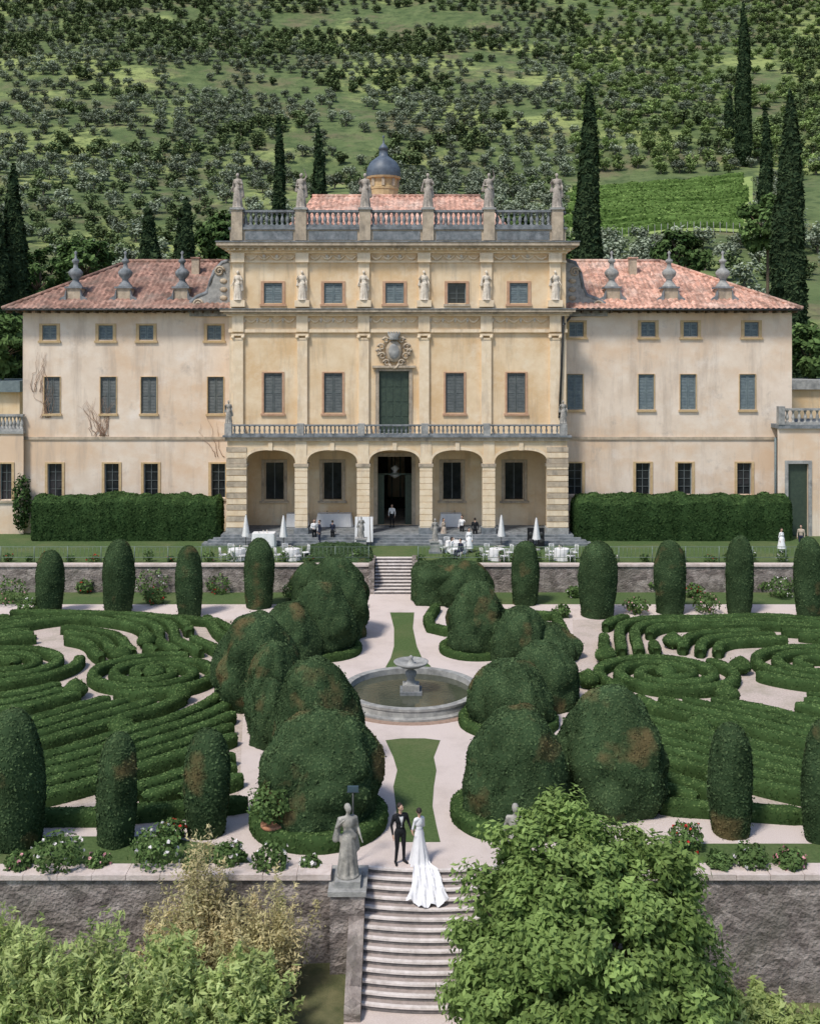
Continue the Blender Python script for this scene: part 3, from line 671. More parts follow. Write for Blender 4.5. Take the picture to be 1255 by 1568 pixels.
mb.lathe(cx,yi+2,[(.05,0),(.5,.25),(.12,.5),(.35,.8),(.05,1.)],12,'cloth_white',z0=d-1.9)
mb.obj('portico_inner_wall',villa)
mb=MB(); z=BZ+.42; hB=fz(650,dP)-z
posts=[350,460,553,650,745,862]
pxs=[fx(p,dP) for p in posts]
for p in pxs: mb.box(p-.26,p+.26,dP-.26,dP+.2,z,z+hB+.08,'stone_grey')
for i in range(5): balustrade(mb,pxs[i]+.26,pxs[i+1]-.26,dP-.02,z,hB,'stone_dark',13)
mb.obj('balcony_balustrade',villa)
mb=MB(); Y=dU; Xa,Xb=fx(352,Y),fx(866,Y); Zc=fz(484,Y); Zt=fz(388,Y)
ops=[]
for x in (418,510,696,790): ops.append((fx(x-14,Y),fx(x+14,Y),fz(632,Y),fz(571,Y)))
cd=(fx(580,Y),fx(626,Y),BZ+.4,fz(568,Y))
ops2=[(fx(x-14,Y),fx(x+14,Y),fz(464,Y),fz(433,Y)) for x in (418,510,604,699,794)]
wall(mb,Xa,Xb,BZ,Zt,Y,ops+[cd]+ops2,'plaster_cream')
for o in ops: window(mb,o,Y,'frame_terracotta','shutter',.15)
for i,o in enumerate(ops2): window(mb,o,Y,'frame_terracotta','shutter_blue' if i!=3 else 'glass',.22)
a,b,c,d=cd; mb.box(a-.25,a,Y-.08,Y+.02,c,d+.25,'stone_tan'); mb.box(b,b+.25,Y-.08,Y+.02,c,d+.25,'stone_tan'); mb.box(a,b,Y-.078,Y+.02,d,d+.25,'stone_tan')
mb.box(a,b,Y+.2,Y+.26,c,d,'door_green')
for k in range(4):
    xx=a+(b-a)*(k)/4
    for q in range(4): mb.box(xx+.08,xx+(b-a)/4-.08,Y+.17,Y+.2,c+.15+q*(d-c-.2)/4,c+(q+1)*(d-c-.2)/4-.02,'door_green')
mb.box(a-.5,b+.5,Y-.3,Y,d+.25,d+.42,'stone_tan')
mb.box(Xa,Xa+.3,Y+.004,94,BZ,Zt-.01,'plaster_cream'); mb.box(Xb-.3,Xb,Y+.004,94,BZ,Zt-.01,'plaster_cream'); mb.box(Xa+.3,Xb-.3,93.7,94,2,Zt-.01,'plaster_cream')
PL=[365,463,557,649,744,849]
for p in PL:
    x=fx(p,Y)
    mb.box(x-.38,x+.38,Y-.22,Y+.01,BZ+1.0,fz(520,Y),'plaster_trim')
    if p in (365,849):
        s=-1 if p==365 else 1; mb.box(x+s*.38 if s>0 else max(x-.85,Xa-.02),min(x+.85,Xb+.02) if s>0 else x-.38,Y-.12,Y+.01,BZ+1,fz(520,Y),'plaster_trim')
    mb.box(x-.5,x+.5,Y-.34,Y+.01,BZ+.4,BZ+1.0,'plaster_trim'); mb.box(x-.43,x+.43,Y-.27,Y+.01,BZ+1.,BZ+1.12,'stone_tan')
    zc=fz(520,Y); mb.box(x-.42,x+.42,Y-.26,Y+.01,zc,zc+.12,'plaster_trim'); mb.box(x-.5,x+.5,Y-.32,Y+.01,zc+.3,zc+.45,'plaster_trim')
    for s in(-1,1): mb.ell((x+s*.38,Y-.27,zc+.2),(.15,.1,.15),'plaster_trim',10,6)
    mb.box(x-.44,x+.44,Y-.34,Y-.2,fz(508,Y),Zc,'plaster_trim')
    mb.box(x-.42,x+.42,Y-.18,Y+.01,Zc+.75,fz(402,Y),'plaster_trim'); mb.box(x-.55,x+.55,Y-.5,Y+.01,Zc+.7,Zc+1.2,'plaster_trim')
    mb.box(x-.5,x+.5,Y-.4,Y+.01,fz(402,Y),Zt,'plaster_trim')
mb.box(Xa-.08,Xb+.08,Y-.22,Y,fz(509,Y),fz(504,Y),'plaster_trim')
mb.box(Xa-.05,Xb+.05,Y-.10,Y-.001,fz(504,Y),Zc,'plaster_cream')
for k,(pr,h0,h1,m_) in enumerate(((.3,0,.14,'plaster_trim'),(.5,.14,.3,'stone_tan'),(.72,.3,.5,'stone_tan'),(.78,.5,.56,'stone_dark'))): mb.box(Xa-pr+.1,Xb+pr-.1,Y-pr-.1,Y,Zc+h0,Zc+h1,m_)
mb.box(Xa-.05,Xb+.05,Y-.12,Y-.001,fz(402,Y),fz(399,Y),'plaster_trim')
for k,(pr,h0,h1,m_) in enumerate(((.2,0,.18,'plaster_trim'),(.42,.18,.36,'plaster_trim'),(.72,.36,.52,'stone_tan'),(.98,.52,.78,'stone_tan'),(1.04,.78,.86,'stone_dark'))): mb.box(Xa-pr+.1,Xb+pr-.1,Y-pr,Y+14.6,Zt+h0,Zt+h1,m_)
x=Xa-.1
while x<Xb+.1: mb.box(x,x+.16,Y-.62,Y-.3,Zt+.2,Zt+.36,'plaster_trim'); x+=.46
A0=Zt+.86; A1=fz(352,Y); mb.box(Xa+.05,Xb-.05,Y-.3,Y+14,A0,A1,'stone_tan'); mb.box(Xa-.05,Xb+.05,Y-.42,Y+.3,A1,A1+.18,'stone_dark')
AP=[364,461,559,655,748,852]; hA=fz(322,Y)-A1-.18; zb=A1+.18
AX=[fx(p,Y) for p in AP]
for i in range(5):
    balustrade(mb,AX[i]+.42,AX[i+1]-.42,Y-.1,zb,hA,'stone_dark',10,w=.36)
    mb.box(AX[i]+.6,AX[i+1]-.6,Y-.34,Y-.3,A0+.15,A1-.12,'stone_dark')
for x in AX:
    mb.box(x-.42,x+.42,Y-.5,Y+.32,A0+.1,zb+hA,'stone_tan'); mb.box(x-.52,x+.52,Y-.6,Y+.42,zb+hA,zb+hA+.16,'stone_grey')
for s,xe in ((-1,Xa),(1,Xb)):
    for k in range(20):
        mb.lathe(xe-s*.15,Y+.7+k*.6,[(r*1.15*hA,zz*hA*.83) for r,zz in BAL],6,'stone_dark',z0=zb+.14*hA)
    mb.box(xe-s*.15-.2,xe-s*.15+.2,Y+.32,Y+13,zb+hA*.87,zb+hA,'stone_dark')
def swag(x0,x1,z,y,sag,m='plaster_trim',r=.07):
    n=10; mb.tube([(x0+(x1-x0)*k/n,y,z-sag*math.sin(pi*k/n)) for k in range(n+1)],[r*(.6+.7*math.sin(pi*k/n)) for k in range(n+1)],6,m)
for i in range(5):
    x0,x1=fx(PL[i],Y)+.5,fx(PL[i+1],Y)-.5; w=(x1-x0)/4
    for k in range(4):
        swag(x0+k*w+.05,x0+(k+1)*w-.05,Zc-.15,Y-.14,.3); mb.ell((x0+k*w,Y-.15,Zc-.3),(.1,.07,.2),'relief_white',8,5)
        swag(x0+k*w+.05,x0+(k+1)*w-.05,Zt-.15,Y-.05,.28)
        if k==1 or k==2: mb.ell((x0+k*w+w/2,Y-.08,Zt-.22),(.14,.08,.16),'relief_white',8,5)
mb.obj('upper_storeys',villa)
mb=MB(); cx=fx(603,Y); cz=fz(538,Y)
mb.ell((cx,Y-.2,cz),(.62,.25,.85),'stone_tan',14,10); mb.ell((cx,Y-.36,cz),(.42,.16,.6),'stone_grey',14,8)
for s in(-1,1):
    for (dx,dz,r) in ((.95,.35,.28),(.9,-.35,.3),(.55,-.85,.26),(.6,.85,.25),(1.15,0,.2)):
        n=14; mb.tube([(cx+s*(dx+r*(1-k/n*.75)*math.cos(k*.62)),Y-.22,cz+dz+r*(1-k/n*.75)*math.sin(k*.62)) for k in range(n)],[.1*(1-k/n*.6) for k in range(n)],6,'stone_tan')
mb.lathe(cx,Y-.25,[(.3,0),(.42,.1),(.34,.2),(.5,.5),(.42,.52),(.2,.35)],12,'stone_grey',z0=cz+.85)
for k in range(5): mb.ell((cx+(k-2)*.2,Y-.5+abs(k-2)*.08,cz+1.42),(.07,.07,.1),'stone_grey',8,5)
for s in (-1,1): mb.tube([(cx+s*.35,Y-.25,cz-.95),(cx+s*.2,Y-.3,cz-1.2),(cx,Y-.3,cz-1.3)],[.1,.08,.05],6,'stone_tan')
mb.obj('coat_of_arms',villa)
def corr(mb,xa0,xb0,xa1,xb1,y0,z0,y1,z1,m,step=.07,per=.42,amp=.10,nr=14):
    xs=np.arange(xa0,xb0+step,step); V=[]
    for x in xs:
        tm=1.
        if x<xa1: tm=min(tm,(x-xa0)/(xa1-xa0+1e-6))
        if x>xb1: tm=min(tm,(xb0-x)/(xb0-xb1+1e-6))
        tm=max(tm,0.003)
        for j in range(nr+1):
            t=tm*j/nr; V.append((x,y0+(y1-y0)*t,z0+(z1-z0)*t+amp*abs(math.sin(pi*x/per))+.035*n3(x*.8,t*6,2)+.02*n3(x*3,t*20,2)))
    n=nr+1; mb.add(V,[(i*n+j,(i+1)*n+j,(i+1)*n+j+1,i*n+j+1) for i in range(len(xs)-1) for j in range(nr)],m,True)
mb=MB(); corr(mb,fx(440,81),fx(778,81),fx(478,86),fx(735,86),80.6,fz(348,80.6),87,fz(301,87),'roof_tile')
mb.tube([(fx(478,87),87,fz(300,87)),(fx(735,87),87,fz(300,87))],.16,8,'roof_tile'); mb.box(fx(480,87),fx(733,87),87,93,A1,fz(304,87),'roof_tile'); mb.obj('attic_roof',villa)
mb=MB(); d=90.; cx=fx(587,d); zz=fz(300,d)-2
mb.lathe(cx,d,[(1.25,0),(1.25,2.5),(1.3,2.5),(1.3,2.7),(1.2,2.75),(1.2,3.4),(1.45,3.45),(1.5,3.6)],16,'frame_ochre',z0=zz,sm=False)
mb.lathe(cx,d,[(1.45,0),(1.5,.3),(1.42,.8),(1.15,1.3),(.7,1.65),(.4,1.85),(.36,2.4),(.46,2.45),(.3,2.7),(.08,2.95),(.04,3.4),(.12,3.5),(.02,3.65)],18,'dome_blue',z0=zz+3.6,sm=True)
for k in range(8):
    w=2*pi*k/8; mb.box(cx+1.22*math.cos(w)-.12,cx+1.22*math.cos(w)+.12,d+1.22*math.sin(w)-.12,d+1.22*math.sin(w)+.12,zz+2.75,zz+3.4,'stone_tan')
mb.obj('cupola',villa)
def wing(side):
    mb=MB(); Y=dW
    if side<0: xa,xb=fx(35,Y),fx(352,dU)+.25; att=(76,162,224,328); mid=(80,166,228,330); gr=(84,171,231,334); ay=(498,520); my=(577,633); gy=(710,762)
    else: xa,xb=fx(866,dU)-.25,fx(1212,Y); att=(882,992,1057,1150); mid=(880,989,1053,1144); gr=(880,984,1048,1139); ay=(493,515); my=(573,627); gy=(709,757)
    ze=19.0
    o1=[(fx(x-11,Y),fx(x+11,Y),fz(ay[1],Y),fz(ay[0],Y)) for x in att]; o2=[(fx(x-12,Y),fx(x+12,Y),fz(my[1],Y),fz(my[0],Y)) for x in mid]; o3=[(fx(x-11,Y),fx(x+11,Y),fz(gy[1],Y),fz(gy[0],Y)) for x in gr]
    wall(mb,xa,xb,1.7,ze,Y,o1+o2+o3,'plaster_pink')
    for o in o1: window(mb,o,Y,'frame_ochre','shutter_blue',.24)
    for i,o in enumerate(o2): window(mb,o,Y,'frame_ochre','shutter' if side<0 else 'shutter_blue',.06)
    for o in o3: window(mb,o,Y,'frame_ochre','glass',.2)
    zs=fz(673,Y); mb.box(xa-.06,xb,Y-.1,Y,zs,zs+.22,'stone_tan'); mb.box(xa-.04,xb,Y-.05,Y,1.7,3.0,'plaster_trim')
    if side<0: mb.box(xa,xa+.3,Y+.004,94,1.7,ze,'plaster_pink')
    else: mb.box(xb-.3,xb,Y+.004,94,1.7,ze,'plaster_pink')
    mb.box(xa+.3,xb-.3,93.7,94,1.7,ze,'plaster_pink')
    ea,eb=(fx(4,80.4),fx(346,80.4)) if side<0 else (fx(872,80.4),fx(1228,80.4))
    mb.box(ea,eb,80.4,Y+.1,ze+.12,ze+.2,'bark')
    x=ea+.2
    while x<eb: mb.box(x,x+.13,80.5,Y,ze-.06,ze+.12,'bark'); x+=.75
    mb.tube([(ea,80.35,ze+.18),(eb,80.35,ze+.18)],.09,6,'metal_dark')
    m='roof_tile_dark' if side<0 else 'roof_tile'
    zr=fz(401,88); 
    if side<0: corr(mb,ea,eb+.6,fx(198,88),eb+3,80.3,ze+.22,88,zr,m)
    else: corr(mb,ea-.3,eb,ea-3,fx(1010,88),80.3,ze+.22,88,zr,m)
    hx=fx(198,88) if side<0 else fx(1010,88); ex=ea if side<0 else eb; ix=eb+.3 if side<0 else ea-.3
    mb.add([(ex,80.3,ze+.2),(hx,88,zr-.03),(ex,95.7,ze+.2)],[(0,1,2)],m); mb.add([(hx,88,zr-.03),(ix,88,zr-.03),(ix,95.7,ze+.2),(ex,95.7,ze+.2)],[(0,1,2,3)],m)
    mb.tube([(hx,88,zr+.08),(ix,88,zr+.08)],.17,8,m); mb.tube([(ex,80.3,ze+.28),(hx,88,zr+.08)],.16,8,m)
    mb.box(min(ex,ix),max(ex,ix),80.5,Y,ze+.195,ze+.21,'bark')
    cxm=fx(300,86) if side<0 else fx(968,86); mb.box(cxm-.3,cxm+.3,85.7,86.3,zr-2,zr+.1,'stone_tan'); mb.box(cxm-.38,cxm+.38,85.6,86.4,zr+.1,zr+.2,m)
    mb.obj('left_wing' if side<0 else 'right_wing',villa)
    mb=MB()
    for px,yb in (((116,455),(192,458),(279,458)) if side<0 else ((936,452),(1024,458),(1106,460))):
        d=82.3; x=fx(px,d); zr0=ze+.22+(zr-ze)*(d-80.3)/7.7-.6
        mb.box(x-.55,x+.55,d-.55,d+.55,zr0,zr0+1.1,'stone_tan'); mb.box(x-.68,x+.68,d-.68,d+.68,zr0+1.1,zr0+1.25,'stone_dark')
        mb.lathe(x,d,[(.6,1.25),(.42,1.5),(.26,1.7),(.24,1.85),(.52,2.15),(.58,2.4),(.40,2.62),(.2,2.75),(.16,3.1),(.28,3.2),(.3,3.35),(.1,3.5),(.07,3.8),(.14,3.95),(.02,4.1)],12,'stone_dark' if side<0 else 'stone_grey',z0=zr0)
        for s in (-1,1): mb.prism([(x+s*.55,zr0),(x+s*1.25,zr0),(x+s*1.0,zr0+.35),(x+s*.7,zr0+.5),(x+s*.55,zr0+1.0)][::s],d-.7,d-.3,'stone_dark')
    mb.obj('roof_pinnacles',villa)
    mb=MB(); d=dW-.35
    if side<0: p=[(354,398),(340,402),(328,415),(322,432),(316,448),(302,454),(292,462),(290,478),(290,484),(354,484)]; cu=((303,466,.42),(336,415,.4))
    else: p=[(866,398),(880,402),(888,418),(892,440),(898,452),(914,458),(928,466),(930,478),(930,484),(866,484)]; cu=((915,468,.42),(880,416,.4))
    pts=[(fx(x,d),fz(y,d)) for x,y in p]; mb.prism(pts if side>0 else pts[::-1],d,d+.45,'stone_grey')
    mb.tube([(x,d+.1,z) for x,z in pts[:8]],.17,8,'stone_dark')
    for x,y,r in cu:
        n=22; X_,Z_=fx(x,d),fz(y,d); mb.tube([(X_+r*(1-k/n*.85)*math.cos(k*.5),d-.05,Z_+r*(1-k/n*.85)*math.sin(k*.5)) for k in range(n)],.09,6,'stone_tan')
    for k in range(4): mb.ell((fx((342 if side<0 else 876),d),d-.03,fz(430+k*13,d)),(.3,.08,.2),'stone_tan',8,5)
    mb.obj('volute',villa)
wing(-1); wing(1)
mb=MB()
for pts in ([(862,482,79.2),(862,500,79.2),(856,640,79.2)],[(871,484,81.3),(922,480,81.3)],[(862,498,79.1),(872,486,80.8)]): mb.tube([(fx(x,d),d,fz(y,d)) for x,y,d in pts],.09,6,'metal_dark')
mb.tube([(fx(1187,81.3),81.3,fz(670,81.3)),(fx(1187,81.3),81.3,1.8)],.1,6,'shutter_blue'); mb.obj('drain_pipes',villa)
mb=MB()
def vine(px,py,n,dr):
    for i in range(n):
        x,y=px+rng.normal(0,5),py; pts=[]; dd=rng.normal(dr,2.2)
        for k in range(12):
            pts.append((fx(x,81.35),81.44+rng.uniform(-.02,.02),fz(y,81.35))); x+=rng.normal(dd*.5,2.); y-=rng.uniform(2,8)
        mb.tube(pts,[.024*(1-k/14) for k in range(12)],4,'vine_twig')
vine(70,640,9,-1.5); vine(150,668,10,.2); vine(160,668,7,-3); vine(60,600,6,0); vine(335,700,3,-1); mb.obj('dry_vine',villa)
mb=MB()
d=81.; xa,xb=-34,fx(36,d); wall(mb,xa,xb,1.7,fz(664,d),d,[(fx(0,d),fx(18,d),fz(765,d),fz(710,d))],'plaster_pink'); window(mb,(fx(0,d),fx(18,d),fz(765,d),fz(710,d)),d,'frame_ochre','glass',.2)
mb.box(xa,xb,d-.1,d+8,fz(664,d),fz(660,d),'stone_grey'); balustrade(mb,xa,xb-.05,d+.2,fz(660,d),1.3,'stone_grey',14)
mb.box(-46,fx(30,95),95,104,1.7,fz(600,95),'plaster_cream'); mb.box(-46,fx(34,95),94.4,104,fz(600,95),fz(583,95),'shutter_blue')
mb.obj('left_annex',villa)
mb=MB()
d=80.; xa,xb=fx(1190,d),36; wall(mb,xa,xb,1.7,fz(656,d),d,[(fx(1206,d),fx(1237,d),1.8,fz(710,d))],'plaster_pink'); mb.box(fx(1206,d),fx(1237,d),d+.25,d+.3,1.8,fz(710,d),'door_green')
mb.box(fx(1206,d)-.25,fx(1206,d),d-.08,d,1.8,fz(705,d),'stone_grey'); mb.box(fx(1237,d),fx(1237,d)+.25,d-.08,d,1.8,fz(705,d),'stone_grey'); mb.box(fx(1206,d),fx(1237,d),d-.08,d,fz(710,d),fz(705,d),'stone_grey')
mb.box(xa,xb,d-.2,d+8,fz(656,d),fz(650,d),'stone_dark'); balustrade(mb,xa+.5,xb,d,fz(650,d),1.25,'stone_grey',16); mb.box(xa,xa+.5,d-.25,d+.25,fz(650,d),fz(650,d)+1.4,'stone_grey')
mb.box(fx(1205,90),42,90,99,1.7,fz(596,90),'plaster_cream'); mb.box(fx(1205,90)-.3,42,89.6,99,fz(596,90),fz(582,90),'stone_grey')
mb.obj('right_annex',villa)
bush('climbing_ivy',fx(34,80.6),80.6,2.2,.7,4.2,None,matn='laurel_leaf',n=900,leaf=.2)

# ---------------------------------------------------------------- garden walls, stairs
mb=MB(); 
for a,b in ((-60,SX0),(SX1,60)):
    mb.box(a,b,68.9,69.297,-.1,1.72,'wall_rubble'); mb.box(a,b,68.8,69.45,1.72,1.86,'wall_cap')
for x in (SX0,SX1): 
    s=-1 if x==SX0 else 1; mb.box(min(x,x+s*.35),max(x,x+s*.35),68.4,71.8,-.1,1.9,'wall_rubble')
mb.obj('terrace_wall')
mb=MB()
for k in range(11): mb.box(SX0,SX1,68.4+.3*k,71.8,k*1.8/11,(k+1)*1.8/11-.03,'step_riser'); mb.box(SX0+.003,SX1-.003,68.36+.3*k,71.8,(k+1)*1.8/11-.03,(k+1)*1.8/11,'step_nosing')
mb.obj('garden_steps')
mb=MB()
for a,b in ((-34,SX0-.4),(SX1+.4,34)):
    n=int((b-a)/2.2)
    for i in range(n+1): x=a+(b-a)*i/n; mb.tube([(x,69.75,1.85),(x,69.75,2.9)],.035,5,'metal_green')
    for z in (2.15,2.85): mb.tube([(a,69.75,z),(b,69.75,z)],.022,5,'metal_green')
    for i in range(n*8): x=a+(b-a)*i/(n*8); mb.tube([(x,69.75,2.15),(x,69.75,2.85)],.01,4,'metal_green')
mb.obj('iron_fence')
def stair_z(y,x=.65): return 0. if y>=ST0+bow(x)-.035 else -ST_R*min(ST_N,math.floor((ST0+bow(x)-.035-y)/ST_T)+1)
mb=MB()
for a,b in ((-60,-2.33),(3.62,60)):
    n=int((b-a)/1.); 
    mb.box(a,b,31.0,31.5,-4,.08,'wall_rubble')
    for i in range(n): 
        x=a+(b-a)*i/n; x2=a+(b-a)*(i+1)/n-.015; dz=rng.uniform(0,.03); mb.box(x,x2,30.9,31.62,.08,.22+dz,'wall_cap')
for x0,x1 in ((-2.33,-1.33),(2.62,3.62)):
    mb.box(x0,x1,30.4,31.9,-4,-.12,'wall_rubble'); mb.box(x0-.06,x1+.06,30.34,31.96,-.12,.02,'stone_grey'); mb.box(x0+.12,x1-.12,30.55,31.4,.02,.2,'stone_grey')
    xi0,xi1=(x0+.55,x0+.997) if x0<0 else (x0+.003,x0+.45)
    mb.add([(xi0,28.1,-3.),(xi1,28.1,-3.),(xi1,30.4,-3.),(xi0,30.4,-3.),(xi0,28.1,-2.1),(xi1,28.1,-2.1),(xi1,30.4,-.7),(xi0,30.4,-.7)],[(0,3,2,1),(4,5,6,7),(0,1,5,4),(1,2,6,5),(2,3,7,6),(3,0,4,7)],'wall_rubble')
mb.obj('retaining_wall')
mb=MB(); nseg=14
for k in range(ST_N):
    z1=-ST_R*k-.0; zt=-ST_R*(k+1)
    for i in range(nseg):
        x0=LX0+(LX1-LX0)*i/nseg; x1=LX0+(LX1-LX0)*(i+1)/nseg
        ya,yb=ST0-ST_T*k+bow(x0),ST0-ST_T*k+bow(x1)
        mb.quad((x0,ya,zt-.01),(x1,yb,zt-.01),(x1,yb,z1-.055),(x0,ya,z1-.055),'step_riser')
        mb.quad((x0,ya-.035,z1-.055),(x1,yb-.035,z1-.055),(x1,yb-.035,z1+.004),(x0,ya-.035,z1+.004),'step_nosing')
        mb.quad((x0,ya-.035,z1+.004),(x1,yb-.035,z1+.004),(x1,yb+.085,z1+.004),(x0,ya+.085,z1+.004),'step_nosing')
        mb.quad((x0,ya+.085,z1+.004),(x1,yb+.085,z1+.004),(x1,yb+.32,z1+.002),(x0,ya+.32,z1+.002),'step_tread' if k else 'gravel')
        mb.quad((x0,ya-.035,z1-.055),(x0,ya+.03,z1-.055),(x1,yb+.03,z1-.055),(x1,yb-.035,z1-.055),'step_riser')
mb.box(LX0,LX1,28.6,31.2,-3.5,-2.5,'wall_rubble'); mb.obj('stone_stairs')

# ---------------------------------------------------------------- fountain
ft=empty('fountain',(gp(629,1067)[0],gp(629,1067)[1],0))
mb=MB(); 
mb.lathe(0,0,[(3.42,0.0),(3.42,.1),(3.15,.12),(3.12,.34),(3.16,.36),(3.16,.46),(2.82,.46),(2.80,.02)],56,'stone_grey',sm=False); mb.f.pop(); mb.m.pop(); mb.s.pop(); mb.obj('basin_rim',ft)
mb=MB(); mb.lathe(0,0,[(3.75,.0),(3.75,.02),(3.4,.022)],56,'brick_rim',sm=False); mb.obj('paving_ring',ft)
mb=MB(); mb.lathe(0,0,[(2.81,.2),(2.5,.2)],56,'water',sm=False); mb.obj('water',ft)
mb=MB(); mb.box(-.5,.5,-.5,.5,.1,.35,'stone_dark'); mb.box(-.38,.38,-.38,.38,.35,.6,'stone_grey')
mb.lathe(0,0,[(.3,.6),(.2,.72),(.16,.85),(.27,1.05),(.25,1.15),(.14,1.25),(.18,1.32),(.5,1.4),(.74,1.52),(.80,1.62),(.74,1.62),(.6,1.54),(.2,1.52),(.12,1.6),(.08,1.75),(.12,1.82),(.02,1.9)],28,'stone_grey'); mb.obj('pedestal_bowl',ft)

# ---------------------------------------------------------------- figures
def cap_mesh(a,b,ra,rb,seg=12):
    a=np.array(a,float);b=np.array(b,float);t=b-a;l=np.linalg.norm(t);t=t/l if l>1e-6 else np.array([0,0,1.])
    u=np.cross(t,[0,1,0] if abs(t[1])<.9 else [1,0,0]);u/=np.linalg.norm(u);v=np.cross(t,u)
    rings=[(a-t*ra*math.cos(q),ra*math.sin(q)) for q in (0.02,.5,1.05,pi/2)]+[(b+t*rb*math.sin(q),rb*math.cos(q)) for q in (0,.5,1.05,1.55)]
    V=[];Fs=[]
    for c,r in rings:
        for k in range(seg):
            w=2*pi*k/seg; V.append(c+(u*math.cos(w)+v*math.sin(w))*r)
    for j in range(len(rings)-1):
        for k in range(seg): q=(k+1)%seg; Fs.append((j*seg+k,j*seg+q,(j+1)*seg+q,(j+1)*seg+k))
    Fs.append(tuple(range(seg))[::-1]); Fs.append(tuple(range((len(rings)-1)*seg,len(rings)*seg)))
    return V,Fs
def ell_mesh(c,r): 
    m=MB(); m.ell(c,r,'skin',14,10); return m.v,m.f
def figure(name,parts,labels2mat,voxel,extras=None,fix=None,smooth=2):
    m=MB()
    for p in parts:
        V,Fs=cap_mesh(*p[1:5]) if p[0]=='c' else ell_mesh(p[1],p[2]); m.add(V,Fs,'skin')
    me=bpy.data.meshes.new('tmp'); me.from_pydata(m.v,[],m.f); o=bpy.data.objects.new('tmp',me); scene.collection.objects.link(o)
    md=o.modifiers.new('r','REMESH'); md.mode='VOXEL'; md.voxel_size=voxel
    s=o.modifiers.new('s','SMOOTH'); s.iterations=smooth; s.factor=.5
    dg=bpy.context.evaluated_depsgraph_get(); ev=o.evaluated_get(dg); m2=bpy.data.meshes.new_from_object(ev)
    bpy.data.objects.remove(o)
    n=len(m2.polygons); C=np.zeros(n*3); m2.polygons.foreach_get('center',C); C=C.reshape(-1,3)
    Dm=np.full((len(parts),n),9.)
    for i,p in enumerate(parts):
        if p[0]=='c':
            a=np.array(p[1],float);b=np.array(p[2],float);t=b-a; h=np.clip(((C-a)@t)/(t@t+1e-9),0,1); Dm[i]=np.linalg.norm(C-a-h[:,None]*t,axis=1)-(p[3]+(p[4]-p[3])*h)
        else:
            r=np.array(p[2]); Dm[i]=(np.linalg.norm((C-np.array(p[1]))/r,axis=1)-1)*r.min()
    lab=[parts[i][-1] for i in Dm.argmin(0)]
    if fix: lab=[fix(c,l) for c,l in zip(C,lab)]
    names=sorted(set(lab)); 
    m2.materials.clear()
    for q in names: m2.materials.append(MATS[labels2mat.get(q,q)])
    m2.polygons.foreach_set('material_index',[names.index(l) for l in lab]); m2.polygons.foreach_set('use_smooth',[True]*n); m2.name=name
    return m2
def rotz(p,c,a):
    x,y=p[0]-c[0],p[1]-c[1]; return (c[0]+x*math.cos(a)-y*math.sin(a),c[1]+x*math.sin(a)+y*math.cos(a),p[2])
